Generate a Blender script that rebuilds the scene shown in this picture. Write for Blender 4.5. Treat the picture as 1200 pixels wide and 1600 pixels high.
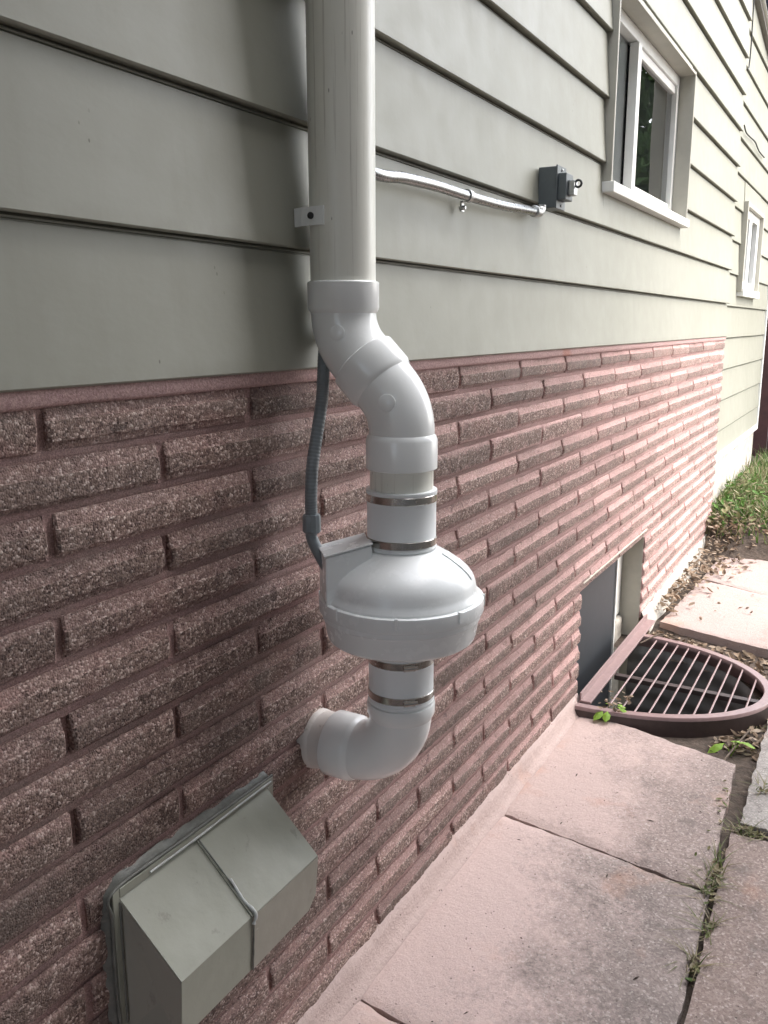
import bpy, bmesh, math, random
from mathutils import Vector, Matrix, noise
R = math.radians
S = bpy.context.scene
for o in list(bpy.data.objects): bpy.data.objects.remove(o)

# ------------------------------------------------------------------ camera
U = 0.0677333                       # one brick course
CAM = Vector((0, -13.144*U, 1.43))
yaw, pit, rol = R(29.533), R(12.133), R(-0.097)
fw = Vector((math.cos(yaw)*math.cos(pit), math.sin(yaw)*math.cos(pit), -math.sin(pit)))
rt = Vector((math.sin(yaw), -math.cos(yaw), 0)); up = rt.cross(fw)
rt, up = rt*math.cos(rol)+up*math.sin(rol), up*math.cos(rol)-rt*math.sin(rol)
cd = bpy.data.cameras.new('camera'); cam = bpy.data.objects.new('camera', cd); S.collection.objects.link(cam)
cam.matrix_world = Matrix(((rt.x, up.x, -fw.x, CAM.x), (rt.y, up.y, -fw.y, CAM.y), (rt.z, up.z, -fw.z, CAM.z), (0, 0, 0, 1)))
cd.sensor_fit = 'HORIZONTAL'; cd.sensor_width = 36; cd.lens = 36*1360/1200
cd.clip_start = 0.02; cd.clip_end = 300
S.camera = cam

# ------------------------------------------------------------------ light
SUN_AZ, SUN_EL = R(155), R(50)      # azimuth clockwise from +Y
W = bpy.data.worlds.new('World'); S.world = W; W.use_nodes = True
nt = W.node_tree; nt.nodes.clear()
sky = nt.nodes.new('ShaderNodeTexSky'); sky.sky_type = 'NISHITA'; sky.sun_disc = False
sky.sun_elevation = SUN_EL; sky.sun_rotation = SUN_AZ; sky.dust_density = 4; sky.air_density = 1.0; sky.ozone_density = 1
hs = nt.nodes.new('ShaderNodeHueSaturation'); hs.inputs['Saturation'].default_value = 0.6
bg = nt.nodes.new('ShaderNodeBackground'); bg.inputs[1].default_value = 0.15
wo = nt.nodes.new('ShaderNodeOutputWorld')
nt.links.new(sky.outputs[0], hs.inputs['Color']); nt.links.new(hs.outputs[0], bg.inputs[0]); nt.links.new(bg.outputs[0], wo.inputs[0])
sl = bpy.data.lights.new('sun', 'SUN'); sl.energy = 1.5; sl.angle = R(150); sl.color = (1, .995, .975)
so = bpy.data.objects.new('sun', sl); S.collection.objects.link(so)
sd = Vector((math.sin(SUN_AZ)*math.cos(SUN_EL), math.cos(SUN_AZ)*math.cos(SUN_EL), math.sin(SUN_EL)))
so.rotation_euler = sd.to_track_quat('Z', 'Y').to_euler()
S.view_settings.view_transform = 'Standard'; S.view_settings.look = 'None'
S.view_settings.gamma = 1; S.view_settings.use_curve_mapping = False
S.view_settings.exposure = 2.2
S.render.engine = 'CYCLES'; S.render.resolution_x = 768; S.render.resolution_y = 1024

# ------------------------------------------------------------------ pixel helpers (1200 x 1600)
def ray(x, y): return fw*1360 + rt*(x-600) + up*(800-y)
def onwall(x, y, Y=0.): d = ray(x, y); return CAM + d*((Y-CAM.y)/d.y)
def ongnd(x, y, Z=0.): d = ray(x, y); return CAM + d*((Z-CAM.z)/d.z)

# ------------------------------------------------------------------ materials
class NB:
    def __init__(s, name):
        s.m = bpy.data.materials.new(name); s.m.use_nodes = True; s.t = s.m.node_tree
        s.b = s.t.nodes['Principled BSDF']; s.o = s.t.nodes['Material Output']
    def n(s, t, **k):
        q = s.t.nodes.new('ShaderNode'+t)
        for a, v in k.items():
            if a.startswith('_'): q.inputs[a[1:].replace('_', ' ')].default_value = v
            else: setattr(q, a, v)
        return q
    def l(s, a, b): s.t.links.new(a, b)
    def obj(s, rnd=False):
        c = s.n('TexCoord').outputs['Object']
        if rnd:
            oi = s.n('ObjectInfo'); mu = s.n('Math', operation='MULTIPLY'); mu.inputs[1].default_value = 37.
            s.l(oi.outputs['Random'], mu.inputs[0]); ad = s.n('VectorMath', operation='ADD')
            s.l(c, ad.inputs[0]); s.l(mu.outputs[0], ad.inputs[1]); c = ad.outputs[0]
        return c
    def pos(s): return s.n('NewGeometry').outputs['Position']
    def noise(s, c, scale, detail=4, rough=.55, out='Fac', sc=None):
        if sc:
            m = s.n('Mapping'); m.inputs['Scale'].default_value = sc; s.l(c, m.inputs[0]); c = m.outputs[0]
        q = s.n('TexNoise'); q.inputs['Scale'].default_value = scale; q.inputs['Detail'].default_value = detail
        q.inputs['Roughness'].default_value = rough; s.l(c, q.inputs['Vector']); return q.outputs[out]
    def voro(s, c, scale, feat='F1', out='Distance', sc=None):
        if sc:
            m = s.n('Mapping'); m.inputs['Scale'].default_value = sc; s.l(c, m.inputs[0]); c = m.outputs[0]
        q = s.n('TexVoronoi'); q.feature = feat; q.inputs['Scale'].default_value = scale
        s.l(c, q.inputs['Vector']); return q.outputs[out]
    def ramp(s, f, *stops):
        q = s.n('ValToRGB'); e = q.color_ramp.elements
        while len(e) < len(stops): e.new(.5)
        for i, (p, c) in enumerate(stops):
            e[i].position = p; e[i].color = (c, c, c, 1) if isinstance(c, (int, float)) else (*c, 1)
        s.l(f, q.inputs[0]); return q.outputs[0]
    def mix(s, f, a, b, mode='MIX'):
        q = s.n('Mix', data_type='RGBA', blend_type=mode)
        for i, v in ((0, f), (6, a), (7, b)):
            if isinstance(v, (int, float)) : q.inputs[i].default_value = v
            elif isinstance(v, tuple): q.inputs[i].default_value = (*v, 1)
            else: s.l(v, q.inputs[i])
        return q.outputs[2]
    def math(s, op, a, b=0., clamp=False):
        q = s.n('Math', operation=op); q.use_clamp = clamp
        for i, v in enumerate((a, b)):
            if isinstance(v, (int, float)): q.inputs[i].default_value = v
            else: s.l(v, q.inputs[i])
        return q.outputs[0]
    def bump(s, h, dist, strength=1., normal=None):
        q = s.n('Bump'); q.inputs['Distance'].default_value = dist; q.inputs['Strength'].default_value = strength
        s.l(h, q.inputs['Height'])
        if normal: s.l(normal, q.inputs['Normal'])
        return q.outputs[0]
    def done(s, col=None, rough=None, nor=None, metal=None, spec=None):
        for k, v in (('Base Color', col), ('Roughness', rough), ('Metallic', metal), ('Specular IOR Level', spec)):
            if v is None: continue
            i = s.b.inputs[k]
            if isinstance(v, tuple): i.default_value = (*v, 1)
            elif isinstance(v, (int, float)): i.default_value = v
            else: s.l(v, i)
        if nor: s.l(nor, s.b.inputs['Normal'])
        return s.m
def sep(nb, v, ax):
    q = nb.n('SeparateXYZ'); nb.l(v, q.inputs[0]); return q.outputs[ax]

M = {}
def mat_siding():
    b = NB('siding_paint'); c = b.pos()
    big = b.noise(c, 1.6, 3); st = b.noise(c, 5, 5, .65, sc=(4, 1, .30))
    col = b.mix(b.ramp(big, (.3, 0.), (.7, 1.)), (.252, .253, .206), (.285, .285, .237))
    col = b.mix(b.math('MULTIPLY', b.ramp(st, (.50, 0.), (.78, 1.)), .16), col, (.17, .16, .125))
    cl = b.ramp(b.noise(c, 11, 4, .6), (.52, 0.), (.72, 1.)); col = b.mix(b.math('MULTIPLY', cl, .18), col, (.32, .318, .28))
    # grime that collects in the lap just above each lower edge
    z = b.math('FRACT', b.math('DIVIDE', b.math('SUBTRACT', sep(b, c, 2), 1.3545), .2015))
    gm = b.math('MULTIPLY', b.ramp(z, (.0, 1.), (.13, 0.)), b.ramp(b.noise(c, 9, 5, .7, sc=(1, 1, .4)), (.40, 0.), (.70, 1.)))
    col = b.mix(b.math('MULTIPLY', gm, .38), col, (.14, .13, .095))
    sp = b.voro(c, 55, sc=(1, 1, .55)); rn = b.noise(c, 9, 2)
    dots = b.math('MULTIPLY', b.ramp(sp, (.06, 1.), (.10, 0.)), b.ramp(rn, (.60, 0.), (.66, 1.)))
    col = b.mix(b.math('MULTIPLY', dots, .75), col, (.08, .07, .055))
    fine = b.noise(c, 70, 3, sc=(.6, 1, 1)); oil = b.noise(c, 3.0, 1, sc=(.6, 1, 1.5))
    nb_ = b.bump(oil, .006, .35); nb_ = b.bump(fine, .0006, .5, nb_)
    return b.done(col, b.ramp(b.noise(c, 14, 4), (.3, .46), (.7, .56)), nb_, spec=.5)
def mat_brick():
    b = NB('split_brick'); c = b.obj(True); w = b.pos()
    cells = b.voro(c, 300, out='Color'); cv = sep(b, cells, 0); dist = b.voro(c, 300)
    cells2 = sep(b, b.voro(c, 700, out='Color'), 0)
    col = b.ramp(cv, (0., (.030, .016, .015)), (.22, (.090, .056, .047)), (.50, (.19, .130, .110)), (.80, (.31, .228, .197)), (.90, (.54, .43, .385)), (1., (.70, .60, .55)))
    col2 = b.ramp(cells2, (0., (.07, .040, .038)), (.6, (.20, .130, .115)), (1., (.36, .26, .23)))
    col = b.mix(.28, col, col2)
    oi = b.n('ObjectInfo').outputs['Random']; r2 = b.math('FRACT', b.math('MULTIPLY', oi, 17.3)); r3 = b.math('FRACT', b.math('MULTIPLY', oi, 91.7))
    col = b.mix(b.math('MULTIPLY', b.ramp(b.noise(c, 7, 4, .6), (.42, 0.), (.70, 1.)), b.math('MULTIPLY', r2, .75)), col, (.125, .098, .085))
    col = b.mix(b.math('MULTIPLY', b.ramp(b.noise(c, 11, 4, .6), (.50, 0.), (.72, 1.)), b.math('MULTIPLY', r3, .45)), col, (.30, .165, .150))
    # grey weathering on the top courses and here and there
    zt = b.n('MapRange'); zt.inputs['From Min'].default_value = 1.16; zt.inputs['From Max'].default_value = 1.33; b.l(sep(b, w, 2), zt.inputs[0])
    wz = b.math('MULTIPLY', b.math('ADD', b.math('MULTIPLY', zt.outputs[0], .40), .25), b.ramp(b.noise(w, 6, 5, .65, sc=(.6, 1, 1.6)), (.42, 0.), (.66, 1.)))
    col = b.mix(wz, col, (.185, .160, .145))
    # worn pink paint: stays on the smooth ledges, thicker along the far half of the wall
    oc = b.n('TexCoord').outputs['Object']; y = sep(b, oc, 1)
    led = b.math('MULTIPLY', b.math('ADD', b.math('ADD', y, .0066), b.math('MULTIPLY', b.math('SUBTRACT', b.noise(c, 60, 4, .7), .5), .004)), 700., True)
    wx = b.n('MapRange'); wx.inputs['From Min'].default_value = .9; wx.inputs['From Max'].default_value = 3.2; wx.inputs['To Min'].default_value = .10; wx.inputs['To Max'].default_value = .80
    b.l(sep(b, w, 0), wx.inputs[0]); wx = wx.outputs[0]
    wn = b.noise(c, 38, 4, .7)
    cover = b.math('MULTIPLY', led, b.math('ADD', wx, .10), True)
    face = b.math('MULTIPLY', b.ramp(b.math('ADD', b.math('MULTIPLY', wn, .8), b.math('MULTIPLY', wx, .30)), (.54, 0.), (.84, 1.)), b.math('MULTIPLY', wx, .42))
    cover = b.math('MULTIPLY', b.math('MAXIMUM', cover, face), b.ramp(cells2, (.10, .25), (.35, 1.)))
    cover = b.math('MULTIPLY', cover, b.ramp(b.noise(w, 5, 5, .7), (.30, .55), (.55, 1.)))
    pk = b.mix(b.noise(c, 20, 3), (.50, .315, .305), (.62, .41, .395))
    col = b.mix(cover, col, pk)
    br = b.n('MapRange'); br.inputs['To Min'].default_value = .82; br.inputs['To Max'].default_value = 1.25; b.l(oi, br.inputs[0])
    col = b.mix(1., col, br.outputs[0], 'MULTIPLY')
    col = b.mix(1., col, (1.02, 1.0, .985), 'MULTIPLY')
    hol = b.ramp(b.noise(c, 34, 4, .7), (.60, 0.), (.68, 1.)); col = b.mix(b.math('MULTIPLY', hol, .55), col, (.065, .042, .038))
    nb_ = b.bump(b.noise(c, 70, 5, .7), .005, .5); nb_ = b.bump(hol, -.003, .6, nb_)
    h = b.math('ADD', b.math('MULTIPLY', dist, -1.), b.math('MULTIPLY', cv, .7))
    nb_ = b.bump(h, .0020, .65, nb_)
    return b.done(col, .85, nb_, spec=.3)
def mat_mortar():
    b = NB('painted_mortar'); w = b.pos()
    col = b.mix(b.ramp(b.noise(w, 6, 5, .65), (.35, 0.), (.65, 1.)), (.34, .222, .208), (.45, .295, .278))
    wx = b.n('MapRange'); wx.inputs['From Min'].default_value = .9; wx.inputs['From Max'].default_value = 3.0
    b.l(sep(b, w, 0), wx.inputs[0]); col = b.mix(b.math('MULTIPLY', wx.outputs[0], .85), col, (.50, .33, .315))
    gr = b.ramp(b.noise(w, 3.3, 5, .65), (.48, 0.), (.66, 1.)); col = b.mix(b.math('MULTIPLY', gr, .45), col, (.31, .26, .225))
    sd_ = b.ramp(b.noise(w, 420, 3, .8), (.35, .55), (.65, 1.25)); col = b.mix(1., col, sd_, 'MULTIPLY')
    dk = b.ramp(b.noise(w, 24, 5, .7), (.60, 0.), (.72, 1.)); col = b.mix(b.math('MULTIPLY', dk, .3), col, (.10, .075, .065))
    col = b.mix(1., col, (1.0, .99, .985), 'MULTIPLY')
    nb_ = b.bump(b.noise(w, 45, 4, .7), .004, .5); nb_ = b.bump(b.noise(w, 260, 5, .8), .002, .7, nb_)
    return b.done(col, .9, nb_, spec=.25)
def mat_cap():
    b = NB('painted_cap'); w = b.pos()
    col = b.mix(b.ramp(b.noise(w, 260, 3, .7), (.35, 0.), (.7, 1.)), (.38, .235, .225), (.66, .45, .43))
    org = b.ramp(b.noise(w, 3.1, 2), (.60, 0.), (.66, 1.)); col = b.mix(b.math('MULTIPLY', org, .5), col, (.45, .17, .10))
    return b.done(col, .85, b.bump(b.noise(w, 260, 4, .7), .003, .8))
def mat_pvc(name, a, c2, rough, dirt=.0, scr=0.):
    b = NB(name); c = b.pos()
    col = b.mix(b.noise(c, 9, 3), a, c2)
    if dirt:
        s_ = b.noise(c, 22, 5, .7, sc=(5, 5, .10)); k = b.ramp(s_, (.57, 0.), (.70, 1.))
        col = b.mix(b.math('MULTIPLY', k, dirt), col, (.30, .27, .21))
        d2 = b.math('MULTIPLY', b.ramp(b.voro(c, 75, sc=(1, 1, .3)), (.05, 1.), (.09, 0.)), b.ramp(b.noise(c, 14, 2), (.55, 0.), (.62, 1.)))
        col = b.mix(b.math('MULTIPLY', d2, .7), col, (.16, .14, .11))
    nb_ = b.bump(b.noise(c, 26, 3), .0012, .35)
    return b.done(col, b.ramp(b.noise(c, 40, 4), (.3, rough*.95), (.7, rough*1.1)), nb_, spec=.5)
def mat_metal(name, col, rough, noise_=.1, metal=1.):
    b = NB(name); c = b.pos(); n_ = b.noise(c, 90, 4)
    q = b.mix(n_, tuple(v*(1-noise_) for v in col), tuple(min(1, v*(1+noise_)) for v in col))
    return b.done(q, b.ramp(n_, (.3, rough*.8), (.7, rough*1.3)), b.bump(n_, .0006, .4), metal=metal)
def mat_slab(name, base, dark, paint, seed, k=.8, amt=0.):
    b = NB(name); w = b.pos(); c = b.n('VectorMath', operation='ADD'); c.inputs[1].default_value = (seed, seed*.7, 0); b.l(w, c.inputs[0]); c = c.outputs[0]
    ag = sep(b, b.voro(c, 190, out='Color'), 0); ag2 = sep(b, b.voro(c, 90, out='Color'), 0)
    col = b.mix(b.ramp(b.noise(c, 3.5, 6, .65), (.38, 0.), (.62, 1.)), base, dark)
    col = b.mix(.32, col, b.ramp(ag, (0., (.09, .075, .068)), (.5, (.26, .215, .195)), (.88, (.42, .36, .33)), (1., (.75, .68, .63))))
    st = b.ramp(b.noise(c, 13, 6, .7), (.52, 0.), (.68, 1.)); col = b.mix(b.math('MULTIPLY', st, .50), col, (.12, .105, .098))
    # thin pink wash, thickest along the wall, flaking off in patches
    yy = b.n('MapRange'); yy.inputs['From Min'].default_value = -.55; yy.inputs['From Max'].default_value = -.06; b.l(sep(b, w, 1), yy.inputs[0])
    pm = b.math('ADD', b.math('MULTIPLY', yy.outputs[0], .50), b.math('MULTIPLY', b.noise(c, 3.6, 8, .72), .95))
    pm = b.math('ADD', b.math('ADD', pm, amt), b.math('MULTIPLY', b.math('SUBTRACT', b.noise(c, 60, 6, .75), .5), .55))
    pm = b.ramp(pm, (.58, 0.), (.88, 1.))
    col = b.mix(b.math('MULTIPLY', pm, k), col, paint)
    wf = b.math('MULTIPLY', b.ramp(b.noise(c, 85, 4, .7), (.63, 0.), (.70, 1.)), b.ramp(b.noise(c, 6, 3), (.45, 0.), (.60, 1.)))
    col = b.mix(b.math('MULTIPLY', wf, .50), col, (.70, .60, .56))
    org = b.ramp(b.noise(c, 2.6, 5, .65), (.58, 0.), (.70, 1.)); col = b.mix(b.math('MULTIPLY', org, .42), col, (.50, .27, .18))
    pits = b.ramp(b.voro(c, 60), (.10, 1.), (.16, 0.)); pits = b.math('MULTIPLY', pits, b.ramp(b.noise(c, 20, 2), (.55, 0.), (.60, 1.)))
    col = b.mix(b.math('MULTIPLY', pits, .7), col, (.07, .055, .05))
    nb_ = b.bump(b.noise(c, 24, 7, .78), .013, .65); nb_ = b.bump(b.math('SUBTRACT', ag, pits), .0022, .6, nb_)
    return b.done(col, .9, nb_, spec=.25)
def mat_plain(name, col, rough=.7, var=.12, scale=30, bumpd=.002, metal=0., spec=.5, rnd=False):
    b = NB(name); c = b.obj(rnd) if rnd else b.pos(); n_ = b.noise(c, scale, 5, .6)
    q = b.mix(b.ramp(n_, (.3, 0.), (.7, 1.)), tuple(v*(1-var) for v in col), tuple(min(1, v*(1+var)) for v in col))
    return b.done(q, rough, b.bump(n_, bumpd, .5), metal=metal, spec=spec)
def mat_leaf(name, *cols, rough=.6, trans=.25):
    b = NB(name); w = b.n('NewGeometry').outputs['Random Per Island']
    st = [(i/max(1, len(cols)-1), c) for i, c in enumerate(cols)]
    col = b.ramp(w, *st); b.done(col, rough, spec=.3)
    if trans:
        tr = b.n('BsdfTranslucent'); b.l(col, tr.inputs[0]); mx = b.n('MixShader'); mx.inputs[0].default_value = trans
        b.l(b.b.outputs[0], mx.inputs[1]); b.l(tr.outputs[0], mx.inputs[2]); b.l(mx.outputs[0], b.o.inputs[0])
    return b.m
def mat_glass(name, tint=(.8, .85, .85), mixf=.0):
    b = NB(name); b.t.nodes.remove(b.b)
    fr = b.n('Fresnel'); fr.inputs[0].default_value = 1.5
    tr = b.n('BsdfTransparent'); tr.inputs[0].default_value = (*tint, 1)
    gl = b.n('BsdfGlossy'); gl.inputs['Roughness'].default_value = .02
    w = b.pos(); nn = b.bump(b.noise(w, 2.5, 1), .01, .25); b.l(nn, gl.inputs['Normal'])
    f = b.math('MULTIPLY', fr.outputs[0], 1.5, True)
    mx = b.n('MixShader'); b.l(f, mx.inputs[0]); b.l(tr.outputs[0], mx.inputs[1]); b.l(gl.outputs[0], mx.inputs[2]); b.l(mx.outputs[0], b.o.inputs[0])
    return b.m
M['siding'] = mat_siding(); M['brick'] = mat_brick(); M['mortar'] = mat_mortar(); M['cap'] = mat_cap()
M['pvc_old'] = mat_pvc('weathered_pvc', (.80, .80, .72), (.85, .845, .77), .33, .50)
M['pvc'] = mat_pvc('white_pvc', (.88, .90, .885), (.90, .91, .90), .17)
M['fan'] = mat_pvc('fan_plastic', (.86, .885, .88), (.88, .90, .895), .26)
M['rubber'] = mat_pvc('coupling_rubber', (.83, .86, .865), (.85, .87, .875), .38)
M['stub'] = mat_pvc('sealed_pvc', (.62, .57, .53), (.74, .70, .66), .5, .6)
M['steel'] = mat_metal('stainless_band', (.55, .53, .50), .22)
M['emt'] = mat_metal('galvanised_tube', (.27, .28, .285), .28)
M['zinc'] = mat_metal('zinc_fitting', (.45, .46, .46), .38, .25)
M['hose'] = mat_plain('grey_hose_plastic', (.20, .225, .238), .38, .10, 60, .0004)
M['boxgrey'] = mat_plain('grey_box_enamel', (.090, .105, .112), .42, .08, 60, .0004)
M['black'] = mat_plain('black_rubber', (.02, .02, .02), .5, .2)
M['white'] = mat_plain('white_vinyl', (.74, .74, .71), .38, .04, 12, .0006)
M['cream'] = mat_plain('cream_paint', (.52, .50, .43), .6, .10, 9, .0015)
M['reveal'] = mat_plain('taupe_trim_paint', (.40, .385, .33), .5, .10, 7, .001)
M['concrete'] = mat_plain('old_concrete', (.40, .375, .335), .9, .30, 22, .006)
M['cove'] = mat_slab('cove_mortar', (.36, .30, .275), (.27, .23, .21), (.58, .445, .41), 3.1, .75, .05)
M['slabA'] = mat_slab('pavement_pink', (.32, .262, .24), (.24, .20, .185), (.60, .465, .43), 0., .85, .04)
M['slabB'] = mat_slab('pavement_pink_two', (.335, .265, .24), (.29, .23, .21), (.55, .425, .39), 7.3, .85, .06)
M['slabG'] = mat_slab('pavement_grey', (.40, .385, .36), (.34, .325, .305), (.44, .42, .39), 5.7, .6)
M['slabP'] = mat_slab('pavement_brown', (.31, .235, .205), (.25, .19, .168), (.42, .31, .27), 12.9, .5)
M['slabF'] = mat_slab('pavement_far', (.36, .295, .27), (.30, .25, .228), (.42, .335, .31), 21.3, .9, .35)
M['soil'] = mat_plain('damp_soil', (.070, .052, .040), .95, .5, 40, .02)
M['well'] = mat_plain('well_steel', (.15, .148, .145), .5, .2, 18, .002)
M['rim'] = mat_plain('brown_grate_enamel', (.27, .185, .18), .34, .12, 40, .0006, spec=.6)
M['bronze'] = mat_plain('dark_bronze_plastic', (.045, .030, .028), .45, .15, 40, .001)
M['panel'] = mat_plain('slate_storm_panel', (.022, .026, .032), .55, .18, 6, .0015)
def mat_hood(name, a):
    b = NB(name); c = b.pos(); col = b.mix(b.noise(c, 7, 5, .6), tuple(v*.86 for v in a), tuple(v*1.08 for v in a))
    sc = b.ramp(b.noise(c, 30, 5, .7, sc=(1, 1, .35)), (.64, 0.), (.72, 1.)); col = b.mix(b.math('MULTIPLY', sc, .45), col, (.15, .145, .12))
    lt = b.math('MULTIPLY', b.ramp(b.noise(c, 55, 4, .7, sc=(.3, 1, 1)), (.68, 0.), (.74, 1.)), b.ramp(b.noise(c, 9, 2), (.5, 0.), (.6, 1.))); col = b.mix(b.math('MULTIPLY', lt, .6), col, (.55, .55, .52))
    nb_ = b.bump(b.noise(c, 9, 2), .010, .5); nb_ = b.bump(b.noise(c, 120, 4), .0006, .4, nb_)
    return b.done(col, b.ramp(b.noise(c, 20, 4), (.3, .36), (.7, .55)), nb_)
M['hood'] = mat_hood('olive_vent_enamel', (.315, .32, .265)); M['hood2'] = mat_hood('faded_vent_enamel', (.33, .315, .265))
M['caulk'] = mat_plain('grey_caulk', (.145, .148, .132), .42, .25, 50, .003)
M['caulkw'] = mat_plain('silver_caulk', (.50, .51, .50), .3, .15, 50, .002)
M['glass'] = mat_glass('window_glass')
M['curtain'] = mat_plain('grey_curtain', (.85, .86, .85), .8, .1, 14, .002)
M['screen'] = mat_plain('insect_screen', (.36, .365, .36), .7, .1, 300, .0005)
M['room'] = mat_plain('dark_room', (.035, .035, .033), .9)
M['fence'] = mat_plain('brown_fence_stain', (.060, .022, .020), .7, .3, 12, .002)
M['shingle'] = mat_plain('slate_blue_shingle', (.035, .045, .085), .8, .3, 30, .004)
M['gutter'] = mat_plain('grey_rake_paint', (.23, .215, .20), .5, .1)
M['litter'] = mat_leaf('dry_leaves', (.15, .10, .065), (.32, .24, .17), (.09, .065, .045), (.40, .32, .245), (.21, .15, .10), rough=.8, trans=.1)
M['grass'] = mat_leaf('grass_blades', (.055, .125, .020), (.10, .20, .035), (.07, .15, .03), (.26, .22, .12), (.05, .10, .02), (.34, .29, .19), (.20, .17, .10))
M['weed'] = mat_leaf('weed_leaves', (.16, .30, .035), (.26, .42, .06), (.11, .22, .03))
M['tuft'] = mat_leaf('dry_tuft', (.09, .13, .03), (.22, .18, .10), (.06, .10, .02), (.30, .25, .16), (.10, .08, .05), trans=.1)
M['foliage'] = mat_leaf('tree_leaves', (.035, .075, .018), (.06, .11, .028), (.045, .09, .02))
M['bark'] = mat_plain('tree_bark', (.10, .075, .055), .9, .4, 20, .02)
M['shadewall'] = mat_plain('shade_house_siding', (.24, .235, .22), .7, .1)  # only for the house added as a light blocker
M['wire'] = mat_plain('black_cable', (.03, .03, .03), .6)

# ------------------------------------------------------------------ mesh helpers
COL = S.collection
def link(name, me, mat=None, parent=None, smooth=False, kind=None, label=None):
    o = bpy.data.objects.new(name, me); COL.objects.link(o)
    if mat and not me.materials: me.materials.append(M[mat])
    if smooth:
        for p in me.polygons: p.use_smooth = True
    if parent:
        o.parent = parent; o.matrix_parent_inverse = Matrix.Translation(-parent.location)
    if kind: o['kind'] = kind
    if label: o['label'] = label
    return o
def pyd(name, v, f, mat, parent=None, smooth=False, **k):
    me = bpy.data.meshes.new(name); me.from_pydata([tuple(p) for p in v], [], f); me.update()
    return link(name, me, mat, parent, smooth, **k)
def bmo(name, bm, mat, parent=None, smooth=False, **k):
    bmesh.ops.recalc_face_normals(bm, faces=bm.faces)
    me = bpy.data.meshes.new(name); bm.to_mesh(me); bm.free(); return link(name, me, mat, parent, smooth, **k)
def thing(name, label, cat, loc, group=None):
    o = bpy.data.objects.new(name, None); COL.objects.link(o); o.location = loc; o.empty_display_size = .05
    o['label'] = label; o['category'] = cat
    if group: o['group'] = group
    return o
def tag(o, label, cat, group=None):
    o['label'] = label; o['category'] = cat
    if group: o['group'] = group
    return o
def bbox(bm, x0, x1, y0, y1, z0, z1, bev=0., seg=2):
    vs = [bm.verts.new((x, y, z)) for x in (x0, x1) for y in (y0, y1) for z in (z0, z1)]
    fs = [bm.faces.new([vs[i] for i in q]) for q in ((0, 1, 3, 2), (4, 6, 7, 5), (0, 4, 5, 1), (2, 3, 7, 6), (0, 2, 6, 4), (1, 5, 7, 3))]
    if bev:
        es = list({e for f in fs for e in f.edges}); bmesh.ops.bevel(bm, geom=es, offset=bev, segments=seg, affect='EDGES', profile=.6)
def box(name, x0, x1, y0, y1, z0, z1, mat, parent=None, bev=.002, **k):
    bm = bmesh.new(); bbox(bm, x0, x1, y0, y1, z0, z1, bev); return bmo(name, bm, mat, parent, **k)
def autosm(o, ang=40):
    for p in o.data.polygons: p.use_smooth = True
    o.data.set_sharp_from_angle(angle=R(ang)); return o
def tube(path, rad, n=24, cap=True):
    """sweep; rad a number or list per point -> verts, faces"""
    P = [Vector(p) for p in path]; m = len(P); V = []; F = []
    T = [(P[min(i+1, m-1)]-P[max(i-1, 0)]).normalized() for i in range(m)]
    a = Vector((1, 0, 0)) if abs(T[0].x) < .8 else Vector((0, 0, 1))
    nrm = (a-T[0]*a.dot(T[0])).normalized()
    for i in range(m):
        nrm = (nrm-T[i]*nrm.dot(T[i])).normalized(); bi = T[i].cross(nrm)
        r_ = rad[i] if isinstance(rad, (list, tuple)) else rad
        for k in range(n):
            t = 2*math.pi*k/n; V.append(P[i]+(nrm*math.cos(t)+bi*math.sin(t))*r_)
    for i in range(m-1):
        for k in range(n):
            a_, b_ = i*n+k, i*n+(k+1) % n; F.append((a_, b_, b_+n, a_+n))
    if cap: F.append(tuple(range(n))[::-1]); F.append(tuple(range((m-1)*n, m*n)))
    return V, F
def tubeo(name, path, rad, mat, parent=None, n=24, cap=True, ang=40, **k):
    v, f = tube(path, rad, n, cap); bm = bmesh.new(); vs = [bm.verts.new(p) for p in v]
    for q in f: bm.faces.new([vs[i] for i in q])
    return autosm(bmo(name, bm, mat, parent, **k), ang)
def lathe(name, prof, cx, cy, mat, parent=None, n=64, ang=35, **k):
    """prof list of (r, z), revolved round a vertical axis"""
    return tubeo(name, [(cx, cy, z) for r_, z in prof], [r_ for r_, z in prof], mat, parent, n, True, ang, **k) if False else _lathe(name, prof, cx, cy, mat, parent, n, ang, **k)
def _lathe(name, prof, cx, cy, mat, parent, n, ang, **k):
    bm = bmesh.new(); rings = []
    for r_, z in prof:
        rings.append([bm.verts.new((cx+r_*math.cos(2*math.pi*i/n), cy+r_*math.sin(2*math.pi*i/n), z)) for i in range(n)])
    for a, b in zip(rings, rings[1:]):
        for i in range(n): bm.faces.new((a[i], a[(i+1) % n], b[(i+1) % n], b[i]))
    bm.faces.new(rings[0]); bm.faces.new(rings[-1])
    return autosm(bmo(name, bm, mat, parent, **k), ang)
def arc(c, a0, a1, r_, n, ax1, ax2):
    return [Vector(c)+Vector(ax1)*r_*math.cos(a0+(a1-a0)*i/n)+Vector(ax2)*r_*math.sin(a0+(a1-a0)*i/n) for i in range(n+1)]
def curve(pts, n=8):
    """Catmull-Rom through pts"""
    P = [Vector(p) for p in pts]; P = [P[0]*2-P[1]]+P+[P[-1]*2-P[-2]]; out = []
    for i in range(1, len(P)-2):
        for k in range(n):
            t = k/n; a, b, c, d = P[i-1:i+3]
            out.append(.5*((2*b)+(c-a)*t+(2*a-5*b+4*c-d)*t*t+(3*b-a-3*c+d)*t**3))
    out.append(P[-2]); return out
rng = random.Random(11)

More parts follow.
